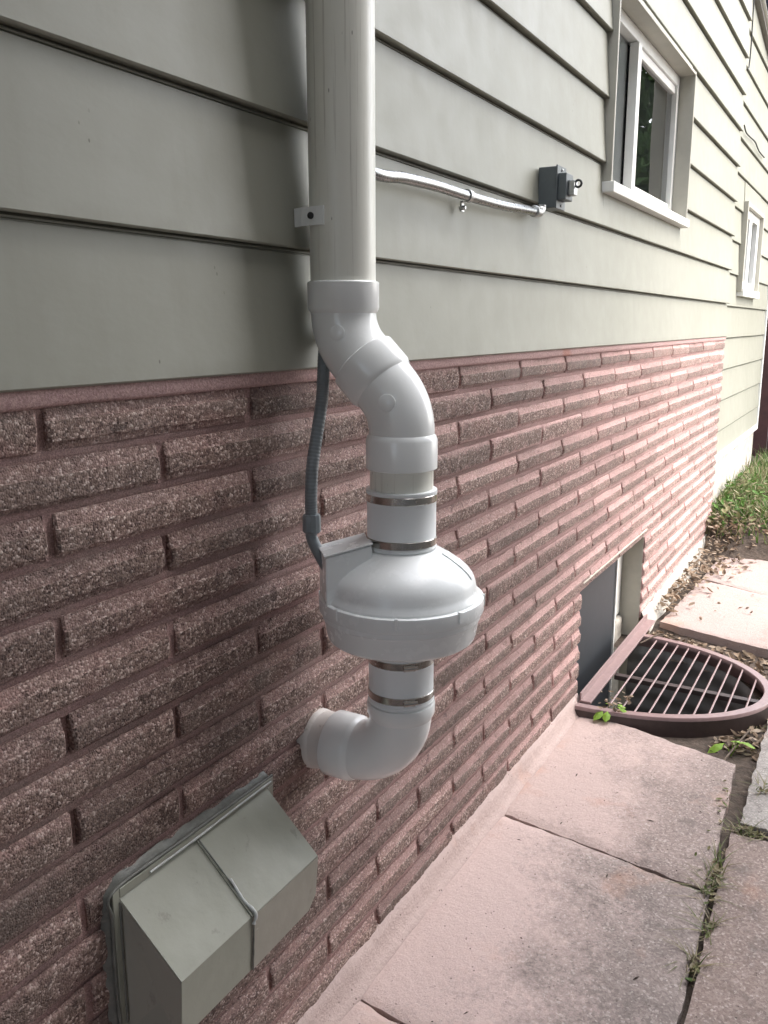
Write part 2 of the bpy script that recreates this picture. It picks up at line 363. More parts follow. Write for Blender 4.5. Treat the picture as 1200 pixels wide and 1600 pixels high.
# ------------------------------------------------------------------ ground
def hgt(x, y):
    t = min(1, max(0, (x-5.3)/.9)); t = t*t*(3-2*t)
    b = -.032 + (.02 if x > 4.15 else 0) + .21*t
    return b + .010*noise.noise(Vector((x*7, y*7, 0)))
WX, WY0, WR, WD = 3.437, -.02, .428, .60           # window well: centre, wall side, half width, depth
def inwell(x, y, g=0.):
    if y > WY0: return abs(x-WX) < WR+g and y < .3
    return ((x-WX)/(WR+g))**2 + ((y-WY0)/(WD+g))**2 < 1
V = []; F = []; idx = {}
xs = [-60, -25, -8, -3, -1, 0, .5, 1, 1.5, 2, 2.5, 2.8] + [2.85+.05*i for i in range(80)] + [7, 7.5, 8, 9, 11, 15, 25, 60]
ys = [-60, -25, -10, -5, -3, -2, -1.5, -1.2] + [-1+.05*i for i in range(24)] + [.3, 1, 5, 60]
for j, y in enumerate(ys):
    for i, x in enumerate(xs): idx[i, j] = len(V); V.append((x, y, hgt(x, y)))
for j in range(len(ys)-1):
    for i in range(len(xs)-1):
        cx, cy = (xs[i]+xs[i+1])/2, (ys[j]+ys[j+1])/2
        if inwell(cx, cy, -.02): continue
        F.append((idx[i, j], idx[i+1, j], idx[i+1, j+1], idx[i, j+1]))
pyd('ground', V, F, 'soil', smooth=True, kind='structure')

# ------------------------------------------------------------------ pavement
pave = thing('pavement', '', '', (2, -.5, 0)); del pave['category']; del pave['label']; pave['kind'] = 'structure'
def slab(c, z, mat, th=.055, nx=36, ny=26, seed=0, tilt=(0, 0), jit=.007):
    """c = four corners (x,y): near-wall-left, near-wall-right, out-right, out-left"""
    bm = bmesh.new(); g = {}
    for j in range(ny+1):
        for i in range(nx+1):
            u, v = i/nx, j/ny
            x = (c[0][0]*(1-u)+c[1][0]*u)*(1-v)+(c[3][0]*(1-u)+c[2][0]*u)*v
            y = (c[0][1]*(1-u)+c[1][1]*u)*(1-v)+(c[3][1]*(1-u)+c[2][1]*u)*v
            ed = min(i, nx-i, j, ny-j); p = Vector((x*3, y*3, seed))
            zz = z+.004*noise.noise(p)+.0012*noise.noise(p*9)+tilt[0]*(x-c[0][0])+tilt[1]*y
            if ed == 0:
                q = Vector((x*22, y*22, seed)); x += jit*noise.noise(q); y += jit*noise.noise(q+Vector((9, 4, 2))); zz -= .005+.004*abs(noise.noise(q*1.7))
            g[i, j] = bm.verts.new((x, y, zz))
    for j in range(ny):
        for i in range(nx): bm.faces.new((g[i, j], g[i, j+1], g[i+1, j+1], g[i+1, j]))
    bd = [g[i, 0] for i in range(nx+1)]+[g[nx, j] for j in range(1, ny+1)]+[g[i, ny] for i in range(nx-1, -1, -1)]+[g[0, j] for j in range(ny-1, 0, -1)]
    lo = [bm.verts.new((v.co.x, v.co.y, z-th)) for v in bd]
    for i in range(len(bd)): k = (i+1) % len(bd); bm.faces.new((bd[i], bd[k], lo[k], lo[i]))
    return autosm(bmo('slab', bm, mat, pave), 50)
slab([(-.35, -.02), (.56, -.02), (.48, -.685), (-.35, -.69)], 0, 'slabA', seed=1)
slab([(.565, -.02), (1.392, -.02), (1.306, -.665), (.485, -.68)], 0, 'slabA', seed=2)
slab([(1.399, -.02), (2.224, -.02), (2.137, -.640), (1.314, -.664)], .001, 'slabA', 44, seed=3) if False else slab([(1.399, -.02), (2.224, -.02), (2.137, -.640), (1.314, -.664)], .001, 'slabA', seed=3)
slab([(2.231, -.02), (3.055, -.02), (2.885, -.598), (2.146, -.637)], .002, 'slabB', seed=4)
slab([(-.3, -.712), (1.15, -.683), (1.15, -1.45), (-.3, -1.45)], .0, 'slabP', seed=5)
slab([(1.162, -.683), (2.462, -.645), (2.462, -1.40), (1.162, -1.44)], .002, 'slabP', seed=6)
slab([(2.510, -.664), (3.33, -.655), (3.33, -1.38), (2.510, -1.40)], .012, 'slabG', seed=7)
slab([(3.345, -.70), (4.15, -.70), (4.15, -1.38), (3.345, -1.38)], .0, 'slabG', seed=8)
slab([(4.185, -.072), (5.035, -.115), (4.66, -.98), (3.93, -.93)], .016, 'slabF', th=.075, seed=9)
slab([(5.045, -.115), (5.88, -.14), (5.55, -1.02), (4.67, -.98)], .018, 'slabF', th=.075, seed=10, tilt=(.02, 0))

# mortar cove along the wall foot
def cove(x0, x1, top, out, mat, seed, par):
    V = []; F = []; n = int((x1-x0)/.025); pr = ((.008, 1), (-.016, .97), (-.030, .62), (-.040, .33), (-.056, .12), (-1, .03), (-1.0, -.1))
    for i in range(n+1):
        x = x0+(x1-x0)*i/n; tp = top(x)+.008*noise.noise(Vector((x*9, seed, 0))); ot = out*(1+.22*noise.noise(Vector((x*6, seed, 3))))
        for k, (yy, zz) in enumerate(pr):
            y = -ot if yy == -1 else (-ot-.002 if k == 6 else yy*(ot/.075))
            V.append((x, y+.004*noise.noise(Vector((x*14, k, seed))), tp*zz+.003*noise.noise(Vector((x*17, k*3, seed)))))
    m = len(pr)
    for i in range(n):
        for k in range(m-1): a = i*m+k; F.append((a, a+1, a+m+1, a+m))
    return pyd('mortar_cove', V, F, mat, par, True)

# ------------------------------------------------------------------ house
house = thing('house', 'house wall of pale grey-green lap siding above a pink split-faced brick base', 'house', (3, .1, 0))
XE = 5.935                                   # far corner of the near wall
BT = 1.354                                   # top of the brick base
EXP = .2015
WIN = (3.075, 4.335, 1.905, 2.515)           # upper window opening x0 x1 z0 z1
BW = (3.052, 4.045, -.62, .497)              # basement window opening
X0J, LB, JT = .7172, .4057, .0125
def sheet(name, rects, y, mat, par, x0, x1, z0, z1, ny=1):
    xs = sorted({x0, x1} | {v for r_ in rects for v in r_[:2]}); zs = sorted({z0, z1} | {v for r_ in rects for v in r_[2:]})
    V = []; F = []
    for a, b in zip(xs, xs[1:]):
        for c, d in zip(zs, zs[1:]):
            mx, mz = (a+b)/2, (c+d)/2
            if any(r_[0] < mx < r_[1] and r_[2] < mz < r_[3] for r_ in rects): continue
            k = len(V); V += [(a, y, c), (b, y, c), (b, y, d), (a, y, d)]; F.append((k, k+1, k+2, k+3))
    return pyd(name, V, F, mat, par)

# brick base: mortar bed with joints, cap, bricks
def zc(i): return BT-.0095-i*U
NC = 19
V = []; F = []
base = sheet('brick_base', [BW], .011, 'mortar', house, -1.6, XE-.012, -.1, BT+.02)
base['label'] = 'faded pink split-faced brick base below the siding'
bm = bmesh.new()
for i in range(0, NC+1):                     # rounded bed joints
    z1 = zc(i)+(.0 if i else .002); z0 = z1-.0104
    for (a, b) in (((-1.6, XE-.01),) if z0 > BW[3] else ((-1.6, BW[0]-.006), (BW[1]+.006, XE-.01))):
        n = int((b-a)/.03); rows = []
        for k in range(n+1):
            x = a+(b-a)*k/n; nz = .0018*noise.noise(Vector((x*8, i*3.1, 0))); ny = .0022*noise.noise(Vector((x*11, i*1.7, 5)))
            rows.append([bm.verts.new(p) for p in ((x, .0105, z1+.004+nz), (x, .0012+ny, z1+.0012+nz), (x, .0032+ny, (z0+z1)/2+nz), (x, .0002+ny, z0-.002+nz), (x, .0105, z0-.004+nz))])
        for p, q in zip(rows, rows[1:]):
            for k in range(4): bm.faces.new((p[k], p[k+1], q[k+1], q[k]))
for i in range(1, NC+1):                     # head joints, some raked out deep
    off = X0J+(0 if i % 2 else LB/2)
    for k in range(-6, 15):
        x = off+k*LB; z = zc(i)-.002
        if not -1.5 < x < XE-.03 or (z+U*.5 < BW[3] and BW[0]-.02 < x < BW[1]+.02): continue
        d = rng.choice((.0004, .0008, .0012, .0016, .0025, .0060)); w2 = JT/2+.001
        vs = [[bm.verts.new((x+a, d+e+.0012*noise.noise(Vector((x*9+a*90, zz*60, 2))), zz)) for a, e in ((-w2, -.0008), (0, .0012), (w2, -.0008))] for zz in (z, z+.02, z+.04, z+U-.008)]
        for p, q in zip(vs, vs[1:]):
            for t in (0, 1): bm.faces.new((p[t], p[t+1], q[t+1], q[t]))
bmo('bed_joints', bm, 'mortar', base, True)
V = []; F = []; n = 260
for k in range(n+1):
    x = -1.6+(XE+1.6)*k/n; a = .0015*noise.noise(Vector((x*9, 0, 0))); b_ = .002*noise.noise(Vector((x*7, 4, 0)))
    V += [(x, .012, BT+.012), (x, -.006+a, BT+.010), (x, -.0075+a, BT-.001), (x, -.010+a, BT-.018+b_), (x, -.004+a, BT-.0225+b_), (x, .012, BT-.0235+b_)]
for k in range(n):
    for j in range(5): a = k*6+j; F.append((a, a+1, a+7, a+6))
pyd('mortar_cap', V, F, 'cap', base, True)

def brick_mesh(L, seed, nx, style):
    """one split-faced brick centred on x, bottom at z=0, face towards -y"""
    H = U-.0098; rd = random.Random(seed)
    if style == 0: pr = [(.012, 0), (-.0006, .0004), (-.0030, .0085), (-.0036, .0096), (-.0076, .0102), (-.0082, .0220), (-.0080, .0338), (-.0074, .0358), (-.0052, .0364), (-.0046, .0390), (-.0008, H-.0006), (.012, H)]
    elif style == 1: pr = [(.012, 0), (-.0006, .0004), (-.0028, .0070), (-.0034, .0082), (-.0074, .0088), (-.0080, .0220), (-.0078, .0372), (-.0072, .0394), (-.0050, .0400), (-.0044, .0425), (-.0008, H-.0006), (.012, H)]
    else: pr = [(.012, 0), (-.0016, .0004), (-.0046, .0020), (-.0058, .0060), (-.0066, .0110), (-.0074, .0240), (-.0072, .0380), (-.0066, .0460), (-.0052, .0510), (-.0040, .0545), (-.0012, H-.0006), (.012, H)]
    V = []; F = []; m = len(pr); s = Vector((seed*3.7, seed*1.3, 0))
    drop = rd.uniform(-.0025, .0025)
    xs_ = [-L/2, -L/2+.004]+[-L/2+.004+(L-.008)*k/nx for k in range(1, nx)]+[L/2-.004, L/2]
    for k, x in enumerate(xs_):
        endf = k in (0, len(xs_)-1)
        for j, (y, z) in enumerate(pr):
            p = Vector((x*26, z*40, 0))+s; q = Vector((x*70, z*90, 3))+s
            rough = 1 if y < -.0062 else (.25 if y < 0 else 0)
            yy = y+rough*(.0020*noise.noise(p)+.0022*noise.noise(q)); zz = z
            if 2 < j < m-3: zz += .0018*noise.noise(Vector((x*30, j*5.1, 7))+s)+drop
            elif 0 < j < m-1: zz += .0008*noise.noise(Vector((x*22, j*5.1, 9))+s)
            xx = x
            if endf:
                yy = min(.012, yy+.0022) if y < 0 else yy
                xx = x - math.copysign(.0016*abs(noise.noise(Vector((z*60, seed, 1))))*(.2 if j in (0, m-1) else 1.4), x)
            elif k in (1, len(xs_)-2): xx = x - math.copysign(.0022*abs(noise.noise(Vector((z*55, seed, k)))), x)
            V.append((xx, yy, zz))
    for k in range(len(xs_)-1):
        for j in range(m-1): a = k*m+j; F.append((a, a+m, a+m+1, a+1))
    F.append(tuple(range(m))); F.append(tuple(range((len(xs_)-1)*m, len(xs_)*m))[::-1])
    me = bpy.data.meshes.new('brick'); me.from_pydata(V, [], F); me.update()
    for p in me.polygons: p.use_smooth = True
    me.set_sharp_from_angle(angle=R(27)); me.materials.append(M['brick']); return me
fine = [brick_mesh(LB-JT, s, 34, (0, 1, 0, 2, 0, 1, 2, 0, 1, 2)[s]) for s in range(10)]
coarse = [brick_mesh(LB-JT, s+20, 16, (0, 0, 1, 0, 1, 0, 1, 0)[s]) for s in range(8)]
spare = []                                    # bricks beyond the left edge of the view
cnt = 0
for i in range(1, NC+1):
    z0 = zc(i); off = X0J+(0 if i % 2 else LB/2)
    for k in range(-7, 16):
        a = off+k*LB+JT/2; b = a+LB-JT
        if b < -1.6 or a > XE-.03: continue
        segs = [(max(a, -1.6), min(b, XE))]
        if z0+U*.5 < BW[3]:
            ns = []
            for (p, q) in segs:
                if p < BW[0]-.004: ns.append((p, min(q, BW[0]-.004)))
                if q > BW[1]+.004: ns.append((max(p, BW[1]+.004), q))
            segs = ns
        for (p, q) in segs:
            if q-p < .025: continue
            full = abs((q-p)-(LB-JT)) < .001
            near = p < 2.6
            me = rng.choice(fine if near else coarse) if full else brick_mesh(q-p, rng.randrange(100, 900), max(3, int((q-p)/(.012 if near else .035))), rng.choice((0, 0, 1, 2)))
            pos = ((p+q)/2, rng.uniform(-.0015, .0015), z0+rng.uniform(-.0008, .0008))
            if q < .45: spare.append((me, pos)); continue
            o = link('brick', me, None, base); o.location = pos
            o.rotation_euler = (rng.uniform(-.02, .02), rng.uniform(-.003, .003), rng.uniform(-.004, .004)); cnt += 1
if spare:
    bm = bmesh.new()
    for me, pos in spare:
        n0 = len(bm.verts); bm.from_mesh(me); bm.verts.ensure_lookup_table()
        for v in bm.verts[n0:]: v.co += Vector(pos)
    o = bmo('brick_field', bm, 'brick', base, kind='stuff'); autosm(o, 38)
print('bricks', cnt)
cove(.0, BW[0]-.012, lambda x: .074-.006*max(0, x-2), .040, 'cove', 2, base)
cove(BW[1]+.003, XE, lambda x: .085+.02*min(1, x-4), .045, 'concrete', 5, base)

# siding
def board(x0, x1, z, par, y=0., h=EXP, mat='siding', lip=.0155, ph=0, groove=True):
    yt = -lip*(1-h/EXP); yl = yt-lip*h/EXP
    pr = [(.013, h+.010), (.0065, h-.0005), (.0030, h-.0015), (.0030, h-.0040), (.0065, h-.0050), (.0065, h-.0065), (yt-.0006, h-.0080)] if groove else [(.013, h), (yt-.0006, h)]
    pr += [((yt+yl)/2, h*.45), (yl, .0055), (yl-.0003, .0030), (yl+.0012, .0010), (yl+.0035, 0), (yl+.0065, .0008), (yl+.0072, .0028), (yl+.0082, .0012), (yl+.0105, .0012), (.013, .0030)]
    V = []; F = []; n = max(2, int((x1-x0)/.25)); m = len(pr)
    for k in range(n+1):
        x = x0+(x1-x0)*k/n; dz = .0012*noise.noise(Vector((x*1.3, z*9, ph))); dy = .0012*noise.noise(Vector((x*1.9, z*5, ph+4)))
        for j, (a, b) in enumerate(pr): V.append((x, y+a+(dy if a < .004 else 0), z+b+dz))
    for k in range(n):
        for j in range(m-1): a = k*m+j; F.append((a, a+1, a+m+1, a+m))
    F.append(tuple(range(m))[::-1]); F.append(tuple(range(n*m, (n+1)*m)))
    o = pyd('board', V, F, mat, par); return autosm(o, 30)
sw = sheet('siding_wall', [WIN], .0150, 'siding', house, -1.6, XE-.004, BT+.005, 4.3)
for n_ in range(14):
    z = BT+.0005+n_*EXP; top = z+EXP
    if top < WIN[2]-.035 or z > WIN[3]+.012: board(-1.6, XE, z, sw, ph=n_)
    else:
        board(-1.6, WIN[0]-.012, z, sw, ph=n_); board(WIN[1]+.012, XE, z, sw, ph=n_)
        if z < WIN[2]-.05: board(WIN[0]-.012, WIN[1]+.012, z, sw, h=WIN[2]-.036-z, ph=n_, groove=False)
        if top > WIN[3]+.02: board(WIN[0]-.012, WIN[1]+.012, WIN[3]+.0145, sw, h=top-WIN[3]-.0145, lip=.0165, ph=n_)

# upper window
wn = thing('window_tmp', '', '', (0, 0, 0)); bpy.data.objects.remove(wn)
x0, x1, z0, z1 = WIN; YF, YB = -.034, .050
bm = bmesh.new()
bbox(bm, x0-.014, x0, YF, YB, z0-.004, z1+.014, .0015, 1); bbox(bm, x1, x1+.014, YF, YB, z0-.004, z1+.014, .0015, 1); bbox(bm, x0+.0002, x1-.0002, YF+.0015, YB, z1, z1+.0135, .0012, 1)
win = bmo('window', bm, 'reveal', house); win['label'] = 'white sliding window in a deep taupe surround'
box('window_sill', x0-.020, x1+.018, YF-.012, YB, z0-.040, z0-.0045, 'white', win, .004)
y = .034
bm = bmesh.new(); fwid = .040
bbox(bm, x0+.0005, x0+fwid, y, y+.045, z0+.0005, z1-.0005, .003); bbox(bm, x1-fwid, x1-.0005, y, y+.045, z0+.0005, z1-.0005, .003)
bbox(bm, x0+fwid-.001, x1-fwid+.001, y+.001, y+.045, z1-fwid-.004, z1-.0008, .003); bbox(bm, x0+fwid-.001, x1-fwid+.001, y+.001, y+.045, z0+.0008, z0+fwid-.006, .003)
bmo('window_frame', bm, 'white', win)
xm = 3.60
bm = bmesh.new()
bbox(bm, xm-.030, xm+.020, y-.006, y+.030, z0+.036, z1-.046, .004); bbox(bm, xm+.021, xm+.070, y+.008, y+.034, z0+.036, z1-.046, .004)
bbox(bm, xm+.070, x1-fwid, y+.010, y+.034, z0+.036, z0+.064, .003); bbox(bm, xm+.070, x1-fwid, y+.010, y+.034, z1-.078, z1-.046, .003)
bmo('sash', bm, 'white', win)
pyd('pane', [(xm+.069, y+.022, z0+.063), (x1-fwid, y+.022, z0+.063), (x1-fwid, y+.022, z1-.077), (xm+.069, y+.022, z1-.077)], [(0, 1, 2, 3)], 'glass', win)
pyd('pane', [(x0+fwid, y+.034, z0+.034), (xm-.03, y+.034, z0+.034), (xm-.03, y+.034, z1-.046), (x0+fwid, y+.034, z1-.046)], [(0, 1, 2, 3)], 'glass', win)
pyd('insect_screen', [(x0+fwid, y+.040, z0+.034), (xm-.03, y+.040, z0+.034), (xm-.03, y+.040, z1-.046), (x0+fwid, y+.040, z1-.046)], [(0, 1, 2, 3)], 'screen', win)
V = []; F = []                                   # pleated curtain, dark room behind
n = 120
for k in range(n+1):
    x = 3.93+(x1-3.93)*k/n; yy = .13+.012*math.sin(k*.75)+.006*math.sin(k*.31+1)
    V += [(x, yy, z0-.02), (x, yy, z1+.02)]
for k in range(n): a = 2*k; F.append((a, a+2, a+3, a+1))
pyd('curtain', V, F, 'curtain', win, True)
bm = bmesh.new(); bbox(bm, x0-.4, x1+.5, .081, 1.6, z0-.5, z1+.4)
bm.faces.ensure_lookup_table()
room = [f for f in bm.faces if abs(f.normal.y) > .9 and f.calc_center_median().y < .2]
bmesh.ops.delete(bm, geom=room, context='FACES_ONLY'); bmo('room_interior', bm, 'room', win)

# basement window
x0, x1, z0, z1 = BW
bm = bmesh.new()
bbox(bm, x1, x1+.02, .004, .22, z0, z1+.02); bbox(bm, x0-.02, x0, .004, .22, z0, z1+.02); bbox(bm, x0, x1, .004, .22, z1, z1+.02)
bwin = bmo('basement_window', bm, 'cream', house); bwin['label'] = 'basement window opening beside the window well with a dark panel'
box('lintel', x0-.002, x1+.004, -.0105, .010, z1-.005, z1+.0015, 'cream', bwin, .0008)
box('window_frame', x0+.60, x1-.01, .150, .20, .10, z1-.004, 'cream', bwin, .004)
box('window_frame', x1-.095, x1-.0005, .094, .145, .072, z1-.002, 'white', bwin, .006)
box('storm_panel', x0+.0006, 3.725, .045, .056, -.40, z1-.002, 'panel', bwin, .002)

box('panel_edge', 3.7255, 3.743, .038, .064, -.40, z1-.0025, 'white', bwin, .002)
bm = bmesh.new(); bbox(bm, 3.60, x1+.001, .075, .24, -.62, .066, .03, 4)
for v in bm.verts: v.co += Vector((0, .006*noise.noise(v.co*9), .008*noise.noise(v.co*8)))
autosm(bmo('concrete_sill', bm, 'concrete', bwin), 60)
pyd('dark_opening', [(x0, .205, z0), (x1, .205, z0), (x1, .205, z1), (x0, .205, z1)], [(0, 1, 2, 3)], 'room', bwin)

# far wing of the house
YW = .022; XW = 8.13; RK = lambda x: 3.36-.18*(x-6.2)
FW = (6.42, 7.22, 1.665, 2.19)
V = []; F = []
ww = sheet('wing_wall', [FW], YW+.015, 'siding', house, XE-.1, XW, .50, 3.05)
ww['label'] = 'set-back far wall of pale lap siding on a concrete foot'
for n_ in range(-5, 9):
    z = 1.545+n_*EXP
    if z < .55: h = z+EXP-.585; z = .585
    else: h = EXP
    if z+h < FW[2]-.01 or z > FW[3]+.01: board(XE-.02, XW, z, ww, YW, h, lip=.012, ph=20+n_)
    else:
        board(XE-.02, FW[0]-.01, z, ww, YW, h, lip=.012, ph=20+n_); board(FW[1]+.01, XW, z, ww, YW, h, lip=.012, ph=20+n_)
        if z < FW[2]-.06: board(FW[0]-.01, FW[1]+.01, z, ww, YW, FW[2]-.048-z, lip=.012, ph=20+n_, groove=False)
        if z+h > FW[3]+.04: board(FW[0]-.01, FW[1]+.01, FW[3]+.031, ww, YW, z+h-FW[3]-.031, lip=.012, ph=20+n_)
board(XE-.02, 7.2, 1.545+9*EXP, ww, YW, EXP*.75, lip=.012, ph=31)
box('foot_trim', XE-.02, XW+.01, YW-.022, YW+.004, .545, .588, 'white', ww, .003)
box('foundation', XE-.05, XW-.03, YW+.004, YW+.2, -.1, .546, 'concrete', ww, .004)
box('corner_post', XW, XW+.045, YW-.018, YW+.2, .56, 3.0, 'white', ww, .003)
x0, x1, z0, z1 = FW
bm = bmesh.new(); bbox(bm, x0-.03, x0, YW-.04, YW+.05, z0-.02, z1+.03, .002, 1); bbox(bm, x1, x1+.03, YW-.04, YW+.05, z0-.02, z1+.03, .002, 1); bbox(bm, x0, x1, YW-.038, YW+.05, z1, z1+.029, .002, 1)
fwn = bmo('window', bm, 'reveal', house); fwn['label'] = 'small far window with a white frame'
box('window_sill', x0-.02, x1+.03, YW-.05, YW+.05, z0-.05, z0-.003, 'white', fwn, .003)
bm = bmesh.new(); y = YW-.012
for (a, b) in ((x0+.001, x0+.05), ((x0+x1)/2-.10, (x0+x1)/2+.02), (x1-.10, x1-.001)): bbox(bm, a, b, y, y+.04, z0, z1-.001, .003)
bbox(bm, x0+.05, x1-.10, y+.001, y+.04, z1-.055, z1-.002, .003); bbox(bm, x0+.05, x1-.10, y+.001, y+.04, z0+.001, z0+.05, .003)
bmo('window_frame', bm, 'white', fwn)
pyd('pane', [(x0, y+.03, z0), (x1, y+.03, z0), (x1, y+.03, z1), (x0, y+.03, z1)], [(0, 1, 2, 3)], 'glass', fwn)
pyd('dark_room', [(x0, y+.2, z0-.1), (x1, y+.2, z0-.1), (x1, y+.2, z1+.1), (x0, y+.2, z1+.1)], [(0, 1, 2, 3)], 'room', fwn)
V = []; F = []
def rake(name, dz0, dz1, y0, y1, mat, par):
    V = []
    for x in (XE+.004, XW+.35):
        for y in (y0, y1):
            for d in (dz0, dz1): V.append((x, y, RK(x)+d))
    return pyd(name, V, [(0, 1, 3, 2), (4, 6, 7, 5), (0, 4, 5, 1), (2, 3, 7, 6), (0, 2, 6, 4), (1, 5, 7, 3)], mat, par)
rf = rake('roof', .041, .11, -.055, 2.5, 'shingle', house)
rake('rake_board', 0, .022, -.012, YW+.02, 'gutter', rf); rake('rake_trim', .023, .040, -.030, YW+.02, 'white', rf)
pr_ = box('shade_porch_roof', -3.2, 1.0, -2.4, -.022, 2.70, 2.84, 'reveal', house, .01, label='unseen porch roof added to shade the near end of the wall')  # invented porch out of view, keeps skylight off the near siding
box('shade_porch_post', -2.2, -2.1, -2.3, -2.2, -.05, 2.70, 'white', pr_, .004)
box('house_core', -1.6, XE-.03, 1.7, 1.75, -.1, 4.3, 'room', house, .001)

# ------------------------------------------------------------------ white vent pipe
PX, PYU, PYL = 1.297, -.0765, -.190
RP, RH = .0555, .0612
vp = thing('vent_pipe', 'tall off-white plastic pipe with a glossy white double elbow above the fan', 'pipe', (PX, PYU, 1.13))
def ring(z0, z1, r0, r1, ry=0, lipz=None): return None
tubeo('upper_pipe', [(PX, PYU, 3.3), (PX, PYU, 2.4), (PX, PYU, 1.9), (PX, PYU, 1.47)], RP, 'pvc_old', vp, 64)
Rb, s_ = .104, .075
c45 = math.cos(R(45))
def hubtube(name, path, r_, par):
    """short collar with a bevelled rim: path start = open rim"""
    a, b = Vector(path[0]), Vector(path[1]); d = (b-a); L = d.length; d.normalize()
    pts = [a, a, a+d*.002, a+d*(L-.010), a+d*(L-.002), a+d*L]
    return tubeo(name, [a+d*.0001, a+d*.0003, a+d*.002, a+d*(L-.010), a+d*(L-.003), a+d*L], [r_-.009, r_-.0018, r_, r_, r_-.003, r_-.0055], 'pvc', par, 64, True, 35)
# elbow one: down then 45 degrees outward
zt = 1.452; bend1 = arc((PX, PYU-Rb, zt), 0, -R(45), Rb, 10, (0, 1, 0), (0, 0, 1))
d45 = Vector((0, -c45, -c45)); p1 = bend1[-1]; p2 = p1+d45*s_
e1 = tubeo('elbow', [(PX, PYU, 1.475), (PX, PYU, 1.462)]+bend1+[p1+d45*.02], RP+.0005, 'pvc', vp, 64)
hubtube('hub', [(PX, PYU, 1.502), (PX, PYU, 1.449)], RH, e1)
bend2 = [p2+(q-bend1[0]) for q in []]
c2 = p2+Vector((0, -c45, c45))*0
# second bend mirrors the first
cen2 = p2 + Vector((0, c45, -c45))*Rb
bend2 = [cen2+Vector((0, -math.cos(t), math.sin(t)))*Rb for t in [R(45)*(1-i/10) for i in range(11)]]
zl = bend2[-1].z; PYL = bend2[-1].y
e2 = tubeo('elbow', [p1+d45*.025]+bend2+[(PX, PYL, zl-.015)], RP+.0005, 'pvc', vp, 64)
hubtube('hub', [p1+d45*.012, p2-d45*.006], RH, e2)
hubtube('hub', [(PX, PYL, zl-.062), (PX, PYL, zl-.002)], RH, e2)
LP = tubeo('lower_pipe', [(PX, PYL, zl-.03), (PX, PYL, zl-.09), (PX, PYL, 1.12)], RP-.001, 'pvc_old', vp, 64)
def disc_mark(c, nrm, r_, par):
    n_ = Vector(nrm).normalized(); c = Vector(c)
    tubeo('moulding_disc', [c-n_*.004, c+n_*.0022, c+n_*.0028], [r_, r_, r_-.0012], 'pvc', par, 32)
vdir = (CAM-Vector((PX, -.12, 1.42))).normalized(); side = Vector((-.93, -.20, .0)).normalized()
for bd, e_, r_, k in ((bend1, e1, .0125, 5), (bend2, e2, .0145, 4)):
    tg_ = (bd[k+1]-bd[k-1]).normalized(); nn = Vector((-.93, -.22, .10)); nn = (nn-tg_*nn.dot(tg_)).normalized()
    disc_mark(bd[k]+nn*(RP-.0012), nn, r_, e_)

# strap of the pipe
st = thing('pipe_strap', 'small white strap with a black screw on the left of the tall pipe', 'strap', (1.22, -.03, 1.60))
bm = bmesh.new(); z0, z1 = 1.5895, 1.6190
pts = [(1.2490, -.012), (1.2425, -.030), (1.2385, -.050), (1.2370, -.064), (1.2375, -.0765)]
V = []; F = []
for (x, y) in pts: V += [(x, y, z0), (x, y, z1)]
o_ = len(V)
inn = [(1.2560, -.012), (1.2490, -.031), (1.2440, -.050), (1.2420, -.064), (1.2415, -.0765)]
for (x, y) in inn: V += [(x, y, z0), (x, y, z1)]
for k in range(4):
    a = 2*k; b = o_+2*k; F += [(a, a+2, a+3, a+1), (b, b+1, b+3, b+2), (a, b, b+2, a+2), (a+1, a+3, b+3, b+1)]
F += [(0, 1, o_+1, o_), (8, o_+8, o_+9, 9)]
pyd('band', V, F, 'pvc', st)
nv = Vector((-1, -.12, 0)).normalized(); sc = Vector((1.2385, -.053, 1.6045))
tubeo('screw', [sc-nv*.002, sc+nv*.0035, sc+nv*.0045], [.0055, .0055, .004], 'black', st, 20)

# ------------------------------------------------------------------ inline fan and couplings
def coupling(label, cy, z0, z1, bands, thick=.0605):
    c = thing('rubber_coupling', label, 'coupling', (PX, cy, z0), 'rubber pipe couplings on the fan')
    pr = [(thick-.008, z0), (thick+.0008, z0+.0005), (thick+.0012, z0+.004), (thick-.0006, z0+.007), (thick-.0006, z1-.010), (thick+.0012, z1-.006), (thick+.0006, z1-.0015), (thick-.008, z1)]
    sl_ = lathe('sleeve', pr, PX, cy, 'rubber', c)
    for bz in bands:
        cl = lathe('clamp_band', [(thick-.002, bz-.0068), (thick+.0006, bz-.0066), (thick+.0013, bz-.0058), (thick+.0013, bz+.0058), (thick+.0006, bz+.0066), (thick-.002, bz+.0068)], PX, cy, 'steel', c)
        ang = R(205) if bz > 1 else R(222)
        q = Vector((PX+math.cos(ang)*(thick+.005), cy+math.sin(ang)*(thick+.005), bz)); t = Vector((-math.sin(ang), math.cos(ang), 0))
        if bz < 1: tubeo('clamp_screw', [q-t*.012, q-t*.011, q+t*.009, q+t*.0092, q+t*.014], [.004, .0052, .0052, .0038, .0038], 'steel', cl, 12)
    return c
coupling('white rubber coupling with two steel bands above the fan', PYL, 1.052, 1.156, (1.142, 1.066))
coupling('white rubber coupling with steel bands below the fan', PYL, .768, .880, (.850, .785), .0590)
fan = thing('inline_fan', 'white dome-shaped inline extractor fan mounted on the pipe', 'fan', (PX, PYL, .87))
RF = .1453
dome = [(.045, 1.060), (.0555, 1.060), (.0560, 1.0530), (.0600, 1.0508), (.0730, 1.0450), (.0910, 1.0345), (.1085, 1.0220), (.1195, 1.0120), (.1260, 1.0030), (.1298, .9930), (.1316, .9830), (.1335, .9760), (.1375, .9710), (.1380, .9690)]
up_ = lathe('upper_housing', dome+[(.1380, .9640)], PX, PYL, 'fan', fan, 96, 30)
